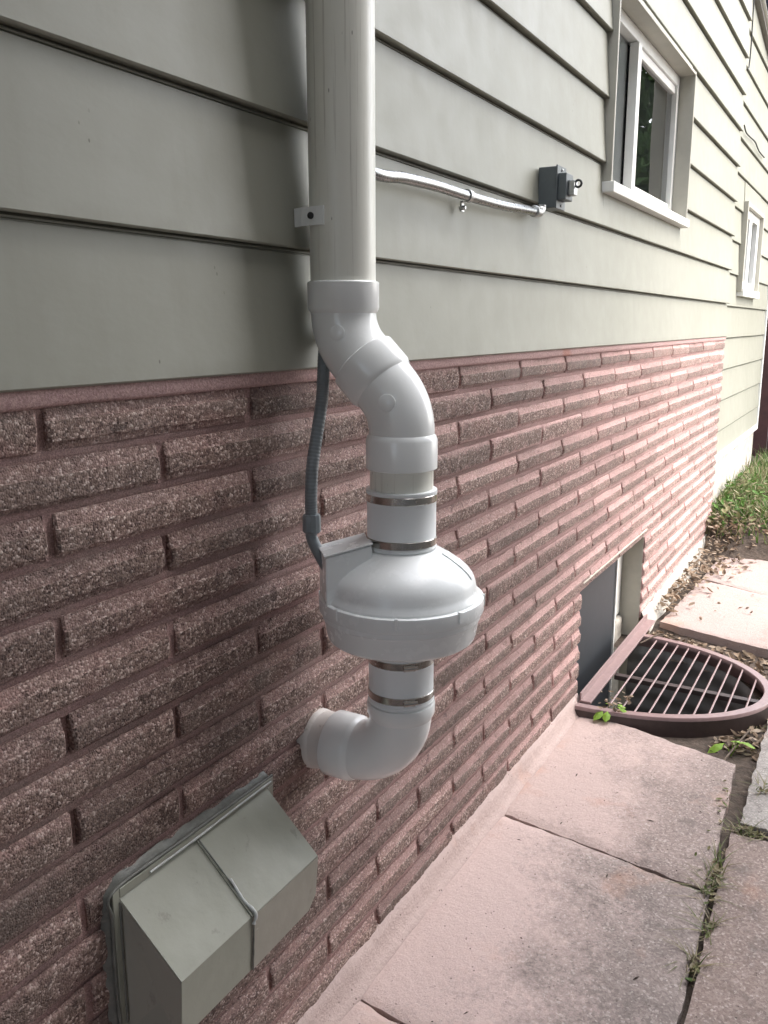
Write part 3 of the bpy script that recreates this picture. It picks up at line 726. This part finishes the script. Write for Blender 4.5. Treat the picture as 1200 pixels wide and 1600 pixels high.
lathe('rim', [(.130, .9665), (RF-.0025, .9665), (RF-.0004, .9655), (RF, .9625), (RF, .9435), (RF-.001, .9410), (RF-.003, .9400), (.130, .9400)], PX, PYL, 'fan', fan, 96, 30)
lathe('lower_housing', [(.125, .9420), (.1400, .9410), (.1398, .9300), (.1378, .9285), (.1370, .9265), (.1325, .8990), (.1295, .8910), (.1230, .8860), (.1080, .8835), (.060, .8815), (.0550, .8800), (.0550, .870)], PX, PYL, 'fan', fan, 96, 30)
for k in range(8):
    t = R(25+45*k); c_, s2 = math.cos(t), math.sin(t); bm = bmesh.new(); bbox(bm, RF-.004, RF+.0016, -.0028, .0028, .9480, .9685, .0008, 1)
    for v in bm.verts: v.co = Vector((PX+v.co.x*c_-v.co.y*s2, PYL+v.co.x*s2+v.co.y*c_, v.co.z))
    bmo('clip', bm, 'fan', fan)
t = R(-80); pts = []                                   # raised rib on the dome
rb = [(r_+.0004, z+.0006) for r_, z in dome[4:9]]
tubeo('dome_rib', curve([(PX+r_*math.cos(t), PYL+r_*math.sin(t), z) for r_, z in rb], 5), .0016, 'fan', up_, 10)
# wiring box moulded on the wall side of the dome
ax = R(132); rd_ = Vector((math.cos(ax), math.sin(ax), 0)); tg = Vector((-math.sin(ax), math.cos(ax), 0)); cen = Vector((PX, PYL, 0))
def wb(r0, r1, w0, w1, z0, z1, bev, name, mat, par, slope=0.):
    bm = bmesh.new(); bbox(bm, r0, r1, w0, w1, z0, z1, bev)
    for v in bm.verts:
        zz = v.co.z+(slope*(v.co.x-r0) if v.co.z > (z0+z1)/2-.0 or name == 'box_lid' else 0)
        v.co = cen+rd_*v.co.x+tg*v.co.y+Vector((0, 0, zz))
    return bmo(name, bm, mat, par)
jb = wb(.060, .140, -.034, .040, .965, 1.066, .003, 'wiring_box', 'fan', fan, -.22)
wb(.059, .1425, -.036, .042, 1.0685, 1.0712, .0008, 'box_lid', 'fan', jb, -.22)

# ------------------------------------------------------------------ outlet elbow into the wall
we = thing('wall_elbow', 'white plastic elbow turning from below the fan into the brick wall', 'pipe elbow', (PX, -.1, .60))
zh = .645; Rq = .098
bq = [Vector((PX, PYL+Rq-Rq*math.cos(t), zh+Rq-Rq*math.sin(t))) for t in [R(90)*i/14 for i in range(15)]]
el = tubeo('elbow', [(PX, PYL, .79), (PX, PYL, .765)]+bq+[(PX, PYL+Rq+.01, zh)], [.0560]*2+[.0562]*15+[.0562], 'pvc', we, 64)
tubeo('hub', [(PX, PYL, .7655), (PX, PYL, .7645), (PX, PYL, .762), (PX, PYL, .745), (PX, PYL, .735)], [.052, .0608, .0618, .0615, .0565], 'pvc', el, 64)
yh = PYL+Rq
tubeo('hub', [(PX, yh-.012, zh), (PX, yh-.004, zh), (PX, yh, zh), (PX, yh+.045, zh), (PX, yh+.047, zh), (PX, yh+.0475, zh)], [.0565, .0605, .0622, .0622, .0610, .052], 'pvc', el, 64)
tubeo('wall_stub', [(PX, yh+.03, zh), (PX, -.02, zh), (PX, .05, zh)], .0553, 'stub', we, 64)
V = []; F = []; n = 64; rr = random.Random(4)
for k in range(n):
    t = 2*math.pi*k/n; a = .0560+.0025*noise.noise(Vector((math.cos(t)*2, math.sin(t)*2, 0))); b_ = a+.0015+.003*noise.noise(Vector((math.cos(t)*3, math.sin(t)*3, 4)))
    for r_, y in ((.054, -.020), (a*.5+.0285, -.016+.004*noise.noise(Vector((math.cos(t)*5, math.sin(t)*5, 8)))), (a+.002, -.009), (b_, -.004), (b_+.004, .010)):
        V.append((PX+r_*math.cos(t), y, zh+r_*math.sin(t)))
for k in range(n):
    for j in range(4): a = k*5+j; b = ((k+1) % n)*5+j; F.append((a, b, b+1, a+1))
pyd('sealant', V, F, 'stub', we, True)

# ------------------------------------------------------------------ grey flexible hose to the fan
hs_ = thing('flexible_conduit', 'ribbed grey flexible conduit hanging behind the pipe to the fan', 'conduit', (1.22, -.06, 1.03))
hp = [tuple(onwall(520, 505, .004)), tuple(onwall(513, 522, -.024)), tuple(onwall(507, 548, -.042))]+[tuple(onwall(a, b, -.052)) for a, b in ((505, 590), (503, 625), (495, 680), (488, 730), (486, 780), (487, 815))]
path = curve(hp, 36); rad = [.0108+.00028*(1 if (i//2) % 2 else -1) for i in range(len(path))]
tubeo('hose', path, rad, 'hose', hs_, 20, ang=80)
e = path[-1]; 
tubeo('connector_nut', [e+Vector((0, 0, .014)), e+Vector((0, 0, .013)), e+Vector((0, 0, .010)), e+Vector((0, 0, -.016)), e+Vector((0, 0, -.019)), e+Vector((0, 0, -.020))], [.0115, .0145, .0158, .0163, .0145, .0115], 'hose', hs_, 12, ang=25)
tip = cen+rd_*.126+tg*.004+Vector((0, 0, 1.012))
tubeo('connector_elbow', curve([e+Vector((0, 0, -.014)), e+Vector((0, 0, -.030)), e*.55+tip*.45+Vector((0, 0, -.020)), tip], 8), .0105, 'hose', hs_, 20)

# ------------------------------------------------------------------ metal conduit and switch box
mc = thing('metal_conduit', 'bent galvanised steel conduit running from the pipe to the switch box', 'conduit', (1.9, -.03, 1.7))
YC = -.034
cp = [(1.39, -.018, onwall(600, 270, YC).z+.004)]+[tuple(onwall(a, b, YC)) for a, b in ((592, 273), (630, 278), (680, 290), (730, 306), (780, 320), (812, 326))]
endp = onwall(838, 331, YC); cp.append(tuple(endp))
tubeo('conduit_tube', curve(cp, 8), .0113, 'emt', mc, 28)
SX0 = 2.415; sz0, sz1 = 1.744, 1.852
k0 = Vector((SX0+.034, YC, sz0))
tubeo('conduit_connector', [endp-Vector((.020, 0, 0)), endp-Vector((.018, 0, 0)), endp-Vector((.004, 0, 0)), endp-Vector((.003, 0, 0)), endp+Vector((.004, 0, 0))], [.0125, .0155, .0155, .0140, .0140], 'zinc', mc, 20)
tubeo('conduit_elbow', curve([endp-Vector((.002, 0, 0)), endp+Vector((.018, 0, .001)), endp+Vector((.034, 0, .010)), Vector((endp.x+.036, YC, sz0+.004))], 6), .0135, 'zinc', mc, 20)
cs = thing('conduit_strap', 'small metal strap with a screw holding the steel conduit', 'strap', (1.94, -.015, 1.68))
q = onwall(731, 306, YC); bm = bmesh.new()
pts = arc((q.x, YC, q.z), R(-100), R(100), .0130, 14, (0, -1, 0), (0, 0, 1)); w_ = .008
V = []; F = []
for r_ in (.0122, .0140):
    for p in arc((0, YC, q.z), R(-110), R(100), r_, 14, (0, -1, 0), (0, 0, 1)): V += [(q.x-w_, p.y, p.z), (q.x+w_, p.y, p.z)]
for k in range(14): a = 2*k; b = 30+2*k; F += [(a, a+1, a+3, a+2), (b, b+2, b+3, b+1), (a, a+2, b+2, b), (a+1, b+1, b+3, a+3)]
F += [(0, 30, 31, 1), (28, 29, 59, 58)]
pyd('saddle', V, F, 'zinc', cs)
box('tab', q.x-.0075, q.x+.0075, -.0225, -.0185, q.z-.034, q.z-.010, 'zinc', cs, .001)
tubeo('screw', [(q.x, -.014, q.z-.025), (q.x, -.026, q.z-.025), (q.x, -.029, q.z-.025)], [.005, .0055, .0035], 'zinc', cs, 14)

sb = thing('switch_box', 'grey metal disconnect switch box with a lockable lever on the siding', 'switch box', (SX0+.04, -.03, sz0))
body = box('box_body', SX0, SX0+.072, -.062, -.012, sz0, sz1, 'boxgrey', sb, .003)
box('cover_plate', SX0-.0015, SX0+.0735, -.0665, -.0622, sz0-.002, sz1+.003, 'boxgrey', sb, .0012)
box('switch_housing', SX0+.006, SX0+.066, -.090, -.0667, sz0+.020, sz1-.018, 'boxgrey', sb, .003)
box('lever', SX0+.022, SX0+.052, -.108, -.0902, sz0+.032, sz1-.036, 'zinc', sb, .003)
t = [(SX0+.030, -.116+.009*math.cos(a), sz0+.062+.009*math.sin(a)) for a in [2*math.pi*i/20 for i in range(21)]]
tubeo('lock_ring', t, .0032, 'black', sb, 10, False)
for (zx) in (sz0+.008, sz1-.007): tubeo('screw', [(SX0+.036, -.066, zx), (SX0+.036, -.069, zx), (SX0+.036, -.0702, zx)], [.0036, .0036, .002], 'zinc', sb, 12)

# ------------------------------------------------------------------ vent hood at lower left
vh = thing('vent_hood', 'dull olive sheet-metal vent hood sealed to the brick wall', 'vent hood', (.93, -.06, .40))
hx0, hx1, hm = .772, 1.118, .940; yb, yf = -.016, -.118; zt_, zf, zb = .628, .524, .425
def plate(name, pts, th, mat, par, inner):
    """polygon with thickness towards 'inner' direction"""
    n = len(pts); P = [Vector(p) for p in pts]; d = Vector(inner).normalized()*th
    V = P+[p+d for p in P]; F = [tuple(range(n)), tuple(range(n, 2*n))[::-1]]+[(i, i+n, (i+1) % n+n, (i+1) % n) for i in range(n)]
    bm = bmesh.new(); vs = [bm.verts.new(v) for v in V]
    for f in F: bm.faces.new([vs[i] for i in f])
    return bmo(name, bm, mat, par)
fx0, fx1 = hx0+.010, hx1+.002
def top_pt(x, t): return (x, yb+(yf-yb)*t, zt_+(zf-zt_)*t)
plate('hood_top', [top_pt(hx0, 0), top_pt(hm, 0), top_pt(hm+.004, 1), top_pt(fx0, 1)], .0022, 'hood', vh, (0, .5, -1))
plate('hood_top', [(hm-.006, yb, zt_+.0026), (hx1, yb, zt_+.0026), (fx1+.004, yf-.0015, zf+.0018), (hm, yf-.0015, zf+.0018)], .0022, 'hood', vh, (0, .5, -1))
plate('hood_front', [(fx0, yf, zf-.0005), (hm+.004, yf, zf-.0005), (hm+.004, yf+.006, zb), (fx0, yf+.006, zb)], .002, 'hood', vh, (0, 1, 0))
plate('hood_front', [(hm+.0045, yf-.0022, zf), (fx1+.004, yf-.0022, zf), (fx1+.004, yf+.004, zf-.075), (fx1-.018, yf+.0044, zb+.004), (hm+.0045, yf+.0042, zb)], .002, 'hood2', vh, (0, 1, 0))
plate('hood_side', [(hx0-.0006, yb, zt_-.002), (fx0-.0008, yf+.001, zf-.002), (fx0-.0008, yf+.0075, zb-.02), (hx0+.018, -.075, zb+.05)], .002, 'hood2', vh, (1, 0, 0))
plate('hood_side', [(hx0-.0008, yb, zt_-.006), (hx0+.0175, -.075, zb+.049), (fx0-.001, yf+.0085, zb-.021), (hx0-.0008, yb, zb-.02)], .002, 'hood2', vh, (1, 0, 0))
plate('hood_side', [(hx1, yb, zt_), (fx1+.002, yf+.001, zf), (fx1+.002, yf+.006, zf-.075), (fx1-.018, yf+.03, zb), (hx1, yb, zb)], .002, 'hood', vh, (-1, 0, 0))
bm = bmesh.new(); bbox(bm, hx0-.014, hx0-.001, -.0185, -.0155, zb-.02, zt_+.016, .001, 1); bbox(bm, hx0-.0008, hx1+.018, -.0187, -.0157, zt_+.001, zt_+.016, .001, 1); bbox(bm, hx1+.0008, hx1+.0178, -.0183, -.0155, zb, zt_+.0008, .001, 1)
bmo('wall_flange', bm, 'hood', vh)
def bead(name, pts, r_, mat, par, seed=1, flat=1.):
    p = curve(pts, 10); rad = [r_*(1+.45*noise.noise(Vector((i*.35, seed, 0)))) for i in range(len(p))]
    return tubeo(name, p, rad, mat, par, 10, ang=80)
bead('sealant', [(hx0-.014, -.017, zb-.02), (hx0-.017, -.016, .5), (hx0-.015, -.016, .60), (hx0-.010, -.016, zt_+.016), (.9, -.017, zt_+.019), (1.02, -.016, zt_+.018), (hx1+.018, -.016, zt_+.017)], .0026, 'caulk', vh, 2)
V = []; F = []
sp = curve([(hx0-.008, 0, zb-.02), (hx0-.010, 0, .5), (hx0-.008, 0, .595), (hx0+.006, 0, zt_+.008), (.9, 0, zt_+.010), (1.02, 0, zt_+.009), (hx1+.012, 0, zt_+.008)], 40)
for i_, p in enumerate(sp):
    tq = (sp[min(i_+1, len(sp)-1)]-sp[max(i_-1, 0)]).normalized(); nq = Vector((-tq.z, 0, tq.x)); ww_ = .017+.006*noise.noise(Vector((i_*.07, 1, 0)))+.004*noise.noise(Vector((i_*.11, 5, 0)))
    V += [(p.x, -.0135, p.z), (p.x+nq.x*ww_*.6, -.0115, p.z+nq.z*ww_*.6), (p.x+nq.x*ww_, -.002, p.z+nq.z*ww_)]
for i_ in range(len(sp)-1): a = 3*i_; F += [(a, a+1, a+4, a+3), (a+1, a+2, a+5, a+4)]
pyd('sealant_smear', V, F, 'caulk', vh, True)
bead('sealant', [(hx0-.004, -.019, zb), (hx0-.003, -.019, .55), (hx0-.002, -.019, zt_-.004)], .0016, 'caulk', vh, 5)
bead('sealant', [(.83, -.020, zt_+.008), (.93, -.020, zt_+.007), (1.02, -.020, zt_+.009), (hx1+.01, -.020, zt_+.010)], .0018, 'caulkw', vh, 3)
bead('sealant', [(hm-.004, yb-.004, zt_+.003), (hm-.001, -.050, .5995), (hm+.002, -.085, .5635), (hm+.004, yf-.001, zf+.003)], .0013, 'caulk', vh, 7)
bead('sealant', [(hm+.004, -.075, .574), (hm+.003, -.100, .547), (hm+.007, yf-.003, zf+.004), (hm+.002, yf-.003, zf-.012)], .0026, 'caulkw', vh, 9)
bead('seam', [(hm+.004, yf-.0018, zf-.012), (hm+.0045, yf+.001, zf-.055), (hm+.004, yf+.0035, zb)], .0012, 'caulk', vh, 8)

# ------------------------------------------------------------------ window well and grate
def dring(a, d, n=40, y0=None):
    y0 = WY0 if y0 is None else y0
    return [(WX+a*math.cos(math.pi+math.pi*i/n), y0+d*math.sin(math.pi+math.pi*i/n)) for i in range(n+1)]
ln = None
V = []; F = []; prof = []
z = -.62
while z < -.005: prof.append((z, .004*math.sin((z+.62)*2*math.pi/.085))); z += .0085
n = 48
for zz, o_ in prof:
    for (x, y) in dring(WR-.012+o_, WD-.012+o_, n, .0): V.append((x, y, zz))
m = n+1
for i in range(len(prof)-1):
    for k in range(n): a = i*m+k; F.append((a, a+1, a+m+1, a+m))
wl = pyd('window_well', V, F, 'well', None, True)
tag(wl, 'dark corrugated steel window well below the round-fronted grate', 'window well')
V = [(x, y, -.42) for x, y in dring(WR+.02, WD+.02, 24, .2)]
pyd('well_floor', V, [tuple(range(len(V)))], 'soil', wl)
gz = .040
gr = thing('window_well_grate', 'pinkish-brown metal D-shaped grate of parallel bars over the window well', 'grate', (WX, -.3, 0))
bm = bmesh.new()                                   # curved rim, flat top + skirt
sec = [(0, -.075), (0, -.004), (-.003, 0), (-.034, 0), (-.037, -.004), (-.037, -.018), (-.034, -.018), (-.034, -.006), (-.006, -.006), (-.006, -.075)]
R0 = [ ]
a0, d0 = WR+.030, WD+.035
rows = []
for k in range(61):
    t = math.pi+math.pi*k/60
    rows.append([bm.verts.new((WX+(a0+o_)*math.cos(t), WY0+(d0+o_)*math.sin(t), gz+zz)) for o_, zz in sec])
for p, q in zip(rows, rows[1:]):
    for k in range(len(sec)-1): bm.faces.new((p[k], p[k+1], q[k+1], q[k]))
rim = autosm(bmo('rim', bm, 'rim', gr), 40)
bm = bmesh.new(); rows = []
for k in range(61):
    t = math.pi+math.pi*k/60
    rows.append([bm.verts.new((WX+(a0+o_)*math.cos(t), WY0+(d0+o_)*math.sin(t), zz)) for o_, zz in ((.003, gz-.012), (.006, -.02), (.010, -.10), (.004, -.10))])
for p, q in zip(rows, rows[1:]):
    for k in range(3): bm.faces.new((p[k], p[k+1], q[k+1], q[k]))
autosm(bmo('skirt', bm, 'bronze', rim), 40)
bm = bmesh.new(); bbox(bm, 3.025, 4.09, -.066, -.022, gz-.004, gz+.006, .003); bbox(bm, 3.027, 4.088, -.028, -.0215, gz+.003, gz+.034, .002)
bmo('wall_bar', bm, 'rim', gr)
for k in range(10):
    y = -.125-.0485*k
    if k == 9: y = -.575
    h = a0-.033; w_ = h*math.sqrt(max(0, 1-((y-WY0)/(d0-.033))**2))
    tubeo('bar', [(WX-w_, y, gz-.009), (WX+w_, y, gz-.009)], .0038, 'rim', gr, 10)
box('support_bar', WX-.06, WX-.03, WY0-d0+.04, -.06, gz-.034, gz-.0145, 'bronze', gr, .002)


# ------------------------------------------------------------------ far fence, cable
fn = thing('wooden_fence', 'dark red-brown board fence beyond the far corner of the house', 'fence', (9.0, -.2, .2))
for k in range(14): box('plank', 8.9, 8.925, .55-.14*k-.136, .55-.14*k, .10, 1.80+.01*(k % 3), 'fence', fn, .003)
box('rail', 8.926, 8.97, -1.4, .55, 1.4, 1.48, 'fence', fn, .003)
cb = tubeo('wall_cable', curve([tuple(onwall(a, b, .0)) for a, b in ((1163, 196), (1166, 207), (1172, 214), (1180, 222), (1186, 236), (1194, 246))]+[], 6), .0045, 'wire')
tag(cb, 'black cable sagging under a lap of the far siding', 'cable')
cb2 = tubeo('corner_cable', curve([(XE+.02, -.012, 3.30), (XE+.03, -.016, 3.05), (XE+.015, -.016, 2.93), (XE-.02, -.016, 2.90)], 8), .004, 'wire')
tag(cb2, 'thin dark cable running down the top of the house corner', 'cable')

# ------------------------------------------------------------------ leaves, grass, weeds
def leaf_faces(bm, c, L, w, az, tilt, curl, roll=0.):
    """curled leaf: 6 verts, 4 tris"""
    m = Matrix.Translation(c) @ Matrix.Rotation(az, 4, 'Z') @ Matrix.Rotation(tilt, 4, 'Y') @ Matrix.Rotation(roll, 4, 'X')
    pts = [(-L/2, 0, 0), (-L*.15, w/2, curl*.5), (L*.2, w*.42, curl), (L/2, 0, curl*1.3), (L*.2, -w*.42, curl), (-L*.15, -w/2, curl*.5)]
    vs = [bm.verts.new(m @ Vector(p)) for p in pts]; ce = bm.verts.new(m @ Vector((0, 0, -curl*.35)))
    for i in range(6): bm.faces.new((vs[i], vs[(i+1) % 6], ce))
bm = bmesh.new(); rl = random.Random(5)
def scatter(n, f, L=(.018, .05), lift=.012):
    for _ in range(n):
        x, y, zz = f()
        l_ = rl.uniform(*L); leaf_faces(bm, Vector((x, y, zz+rl.uniform(.002, lift))), l_, l_*rl.uniform(.35, .7), rl.uniform(0, 6.28), rl.gauss(0, .3), l_*rl.uniform(-.25, .3), rl.gauss(0, .35))
def pitspot():
    while 1:
        x, y = rl.uniform(3.0, 4.17), rl.uniform(-.72, -.03)
        if not inwell(x, y, .045) and (x > 3.7 or y < -.5) and x < 4.17-.3*(-y): return x, y, hgt(x, y)
def wallspot():
    while 1:
        x = 4.25+1.75*rl.random()**.8; wd = .05+.11*max(0, min(1, (x-4.6)/.9)); y = -abs(rl.gauss(0, wd))-.02
        if y > -.36: return x, y, max(.028, hgt(x, y))+.05*max(0, 1+y/.16)*min(1, max(0, (x-4.9)/.8))
scatter(460, pitspot); scatter(560, wallspot, lift=.03)
scatter(160, lambda: (rl.uniform(5.5, 6.4), rl.uniform(-.6, -.05), .20), lift=.02)
scatter(26, lambda: (rl.uniform(2.98, 3.15), rl.uniform(-.20, -.07), .045), (.015, .03))
scatter(16, lambda: (rl.uniform(4.25, 5.8), rl.uniform(-.5, -.1), .022), (.015, .03), .004)
o = bmo('leaf_litter', bm, 'litter', kind='stuff'); tag(o, 'dry brown fallen leaves along the wall and round the window well', 'leaves')
bm = bmesh.new()
def blade(bm, c, h, az, lean, w=.004, n=3):
    d = Vector((math.cos(az), math.sin(az), 0)); s = Vector((-d.y, d.x, 0)); pr = None
    for i in range(n+1):
        t = i/n; p = Vector(c)+d*(lean*h*t*t)+Vector((0, 0, h*(t-.35*lean*t*t))); ww = w*(1-t)**.7
        a, b = bm.verts.new(p-s*ww), bm.verts.new(p+s*ww)
        if pr: bm.faces.new((pr[0], pr[1], b, a))
        pr = (a, b)
for _ in range(15000):
    x, y = rl.uniform(5.60, 9.0), rl.uniform(-1.3, .01)
    if x < 6.0 and rl.random() > ((x-5.55)/.5)**2: continue
    k = noise.noise(Vector((x*2.2, y*2.2, 0)))
    if k < -.25 and rl.random() < .6: continue
    blade(bm, (x, y, hgt(x, y)-.005), rl.uniform(.05, .13)*(1+.7*k)+(.09*rl.random() if (y > -.2 and rl.random() < .5) else 0), rl.uniform(0, 6.28), rl.uniform(.1, 1.2), .0055)
for _ in range(260):
    x = rl.uniform(5.75, 7.0); y = -abs(rl.gauss(0, .16))-.01; l_ = rl.uniform(.03, .07)
    leaf_faces(bm, Vector((x, y, hgt(x, y)+rl.uniform(.03, .14))), l_, l_*.5, rl.uniform(0, 6.28), rl.gauss(0, .5), l_*.1)
o = bmo('grass', bm, 'grass', kind='stuff'); tag(o, 'rough green and straw grass at the far end of the wall', 'grass')

def weed(name, label, c, leaves, group=None):
    t = thing(name, label, 'weed', c)
    rd = random.Random(int(c[0]*1000)); bm = bmesh.new()
    stem = []
    for k in range(leaves):
        az = rd.uniform(0, 6.28); L = rd.uniform(.048, .070); h = rd.uniform(.03, .065)
        e_ = Vector(c)+Vector((math.cos(az)*.03, math.sin(az)*.03, h)); stem.append(e_)
        b2 = bmesh.new(); leaf_faces(b2, e_+Vector((math.cos(az), math.sin(az), -.2))*L*.5, L, L*.55, az, .3, -L*.12)
        bmo('leaf', b2, 'weed', t)
    for e_ in stem:
        v, f = tube([Vector(c), Vector(c)*.5+e_*.5+Vector((0, 0, .006)), e_], .0012, 5); vs = [bm.verts.new(p) for p in v]
        for q in f: bm.faces.new([vs[i] for i in q])
    bmo('stem', bm, 'weed', t)
weed('leafy_weed', 'bright green leafy weed at the near corner of the grate', tuple(ongnd(950, 1122, .0)), 5)
weed('leafy_weed', 'small green weed in the soil by the paving corner', tuple(ongnd(1142, 1182, -.03)), 4)
def tuft(label, px, n, spread, z=.0, ln_=(.03, .075), az0=None):
    c = ongnd(px[0], px[1], z); b2 = bmesh.new(); rd = random.Random(px[0]*7+px[1])
    for _ in range(n):
        blade(b2, (c.x+rd.gauss(0, spread[0]), c.y+rd.gauss(0, spread[1]), z-.02), rd.uniform(*ln_), rd.uniform(0, 6.28) if az0 is None else rd.gauss(az0, .8), rd.uniform(.5, 1.9), .0022)
    for _ in range(n//4):
        l_ = rd.uniform(.012, .026); leaf_faces(b2, Vector((c.x+rd.gauss(0, spread[0]), c.y+rd.gauss(0, spread[1]), z+.005)), l_, l_*.5, rd.uniform(0, 6.28), rd.gauss(0, .3), .003)
    o = bmo('grass_tuft', b2, 'tuft'); o['group'] = 'weed tufts in the paving joint'; return tag(o, label, 'weed')
tuft('largest matted tuft where the paving joints meet', (1112, 1372), 110, (.070, .012))
tuft('grass tuft at the near corner of the grey slab', (1172, 1300), 60, (.012, .030))
tuft('tuft growing against the edge of the grey slab', (1192, 1232), 34, (.020, .010), .015)
tuft('thin green blades in the joint below the largest tuft', (1108, 1452), 26, (.030, .010))
tuft('lowest dark tuft in the long paving joint', (1083, 1508), 44, (.030, .008))
tuft('sparse debris tuft in the joint beside the pink slab', (1122, 1265), 40, (.10, .008), ln_=(.02, .05))
tuft('grass tuft at the outer curve of the grate', (1192, 1122), 70, (.10, .04), -.03)
tk = tubeo('twig', curve([tuple(ongnd(1125, 1195, -.01)), tuple(ongnd(1150, 1165, .0)), tuple(ongnd(1172, 1140, .01))], 5), .0035, 'bark', n=8)
tag(tk, 'short dry twig on the soil in front of the grate', 'twig')
tk = tubeo('twig', curve([tuple(ongnd(1000, 1005, .035)), tuple(ongnd(1035, 990, .05)), tuple(ongnd(1062, 1000, .045))], 5), .003, 'bark', n=8)
tag(tk, 'thin twig lying across the far end of the grate', 'twig')
bm = bmesh.new()
for _ in range(80):
    x, y = rl.uniform(.8, 3.0), rl.uniform(-.62, -.08)
    s = rl.choice((.0012, .0016, .002, .003)); L = s*rl.choice((1, 1.2, 1.5, 4)); m = Matrix.Translation((x, y, .003)) @ Matrix.Rotation(rl.uniform(0, 6.28), 4, 'Z')
    vs = [bm.verts.new(m @ Vector(p)) for p in ((-L, 0, 0), (0, -s*.7, s*.3), (L, 0, 0), (0, s*.7, .0), (0, 0, s*1.1))]
    for q in ((0, 1, 4), (1, 2, 4), (2, 3, 4), (3, 0, 4)): bm.faces.new([vs[i] for i in q])
o = bmo('paving_debris', bm, 'soil', kind='stuff'); tag(o, 'tiny crumbs and bits of twig on the paving', 'debris')

# ------------------------------------------------------------------ beyond the frame: house added for shade, tree reflected in the window
nh = thing('shade_house', 'unseen house added behind the camera to shade the near wall', 'house', (-3, -4, 0))
box('wall', -12, 4.7, -3.6, -3.2, -.1, 7.6, 'shadewall', nh, .01)  # invented tall wall out of view, blocks sun and sky at the left
box('roof', -12.3, 5.0, -8, -2.9, 7.62, 7.8, 'shingle', nh, .02)
def tree(label, x, y, h, rx, rz, n, seed):
    t = thing('tree', label, 'tree', (x, y, 0)); rd = random.Random(seed)
    tr = tubeo('trunk', [(x, y, -.2), (x+.05, y, h*.3), (x-.05, y+.1, h*.6), (x, y, h)], [.22, .17, .12, .04], 'bark', t, 12)
    for k in range(7):
        a = rd.uniform(0, 6.28); z = h*rd.uniform(.45, .8)
        tubeo('limb', [(x, y, z), (x+math.cos(a)*rx*.4, y+math.sin(a)*rx*.4, z+.4), (x+math.cos(a)*rx*.8, y+math.sin(a)*rx*.8, z+rd.uniform(.3, 1.2))], [.08, .05, .015], 'bark', tr, 8)
    V = []; F = []
    cl = []
    for k in range(60):
        while 1:
            p = Vector((rd.uniform(-1, 1), rd.uniform(-1, 1), rd.uniform(-1, 1)))
            if .25 < p.length < 1: break
        cl.append(Vector((x+p.x*rx, y+p.y*rx, h+p.z*rz)))
    for _ in range(n):
        c = rd.choice(cl)+Vector((rd.gauss(0, .25), rd.gauss(0, .25), rd.gauss(0, .2)))
        a = Vector((rd.gauss(0, 1), rd.gauss(0, 1), rd.gauss(0, 1))).normalized(); b = a.cross(Vector((rd.gauss(0, 1), rd.gauss(0, 1), rd.gauss(0, 1)))).normalized()
        s = rd.uniform(.07, .13); k = len(V); V += [c-a*s, c-b*s*.5, c+a*s, c+b*s*.5]; F.append((k, k+1, k+2, k+3))
    pyd('crown', V, F, 'foliage', t)
tree('leafy tree across the yard mirrored in the window', 11.2, -1.9, 3.7, 1.25, 2.1, 9000, 8)
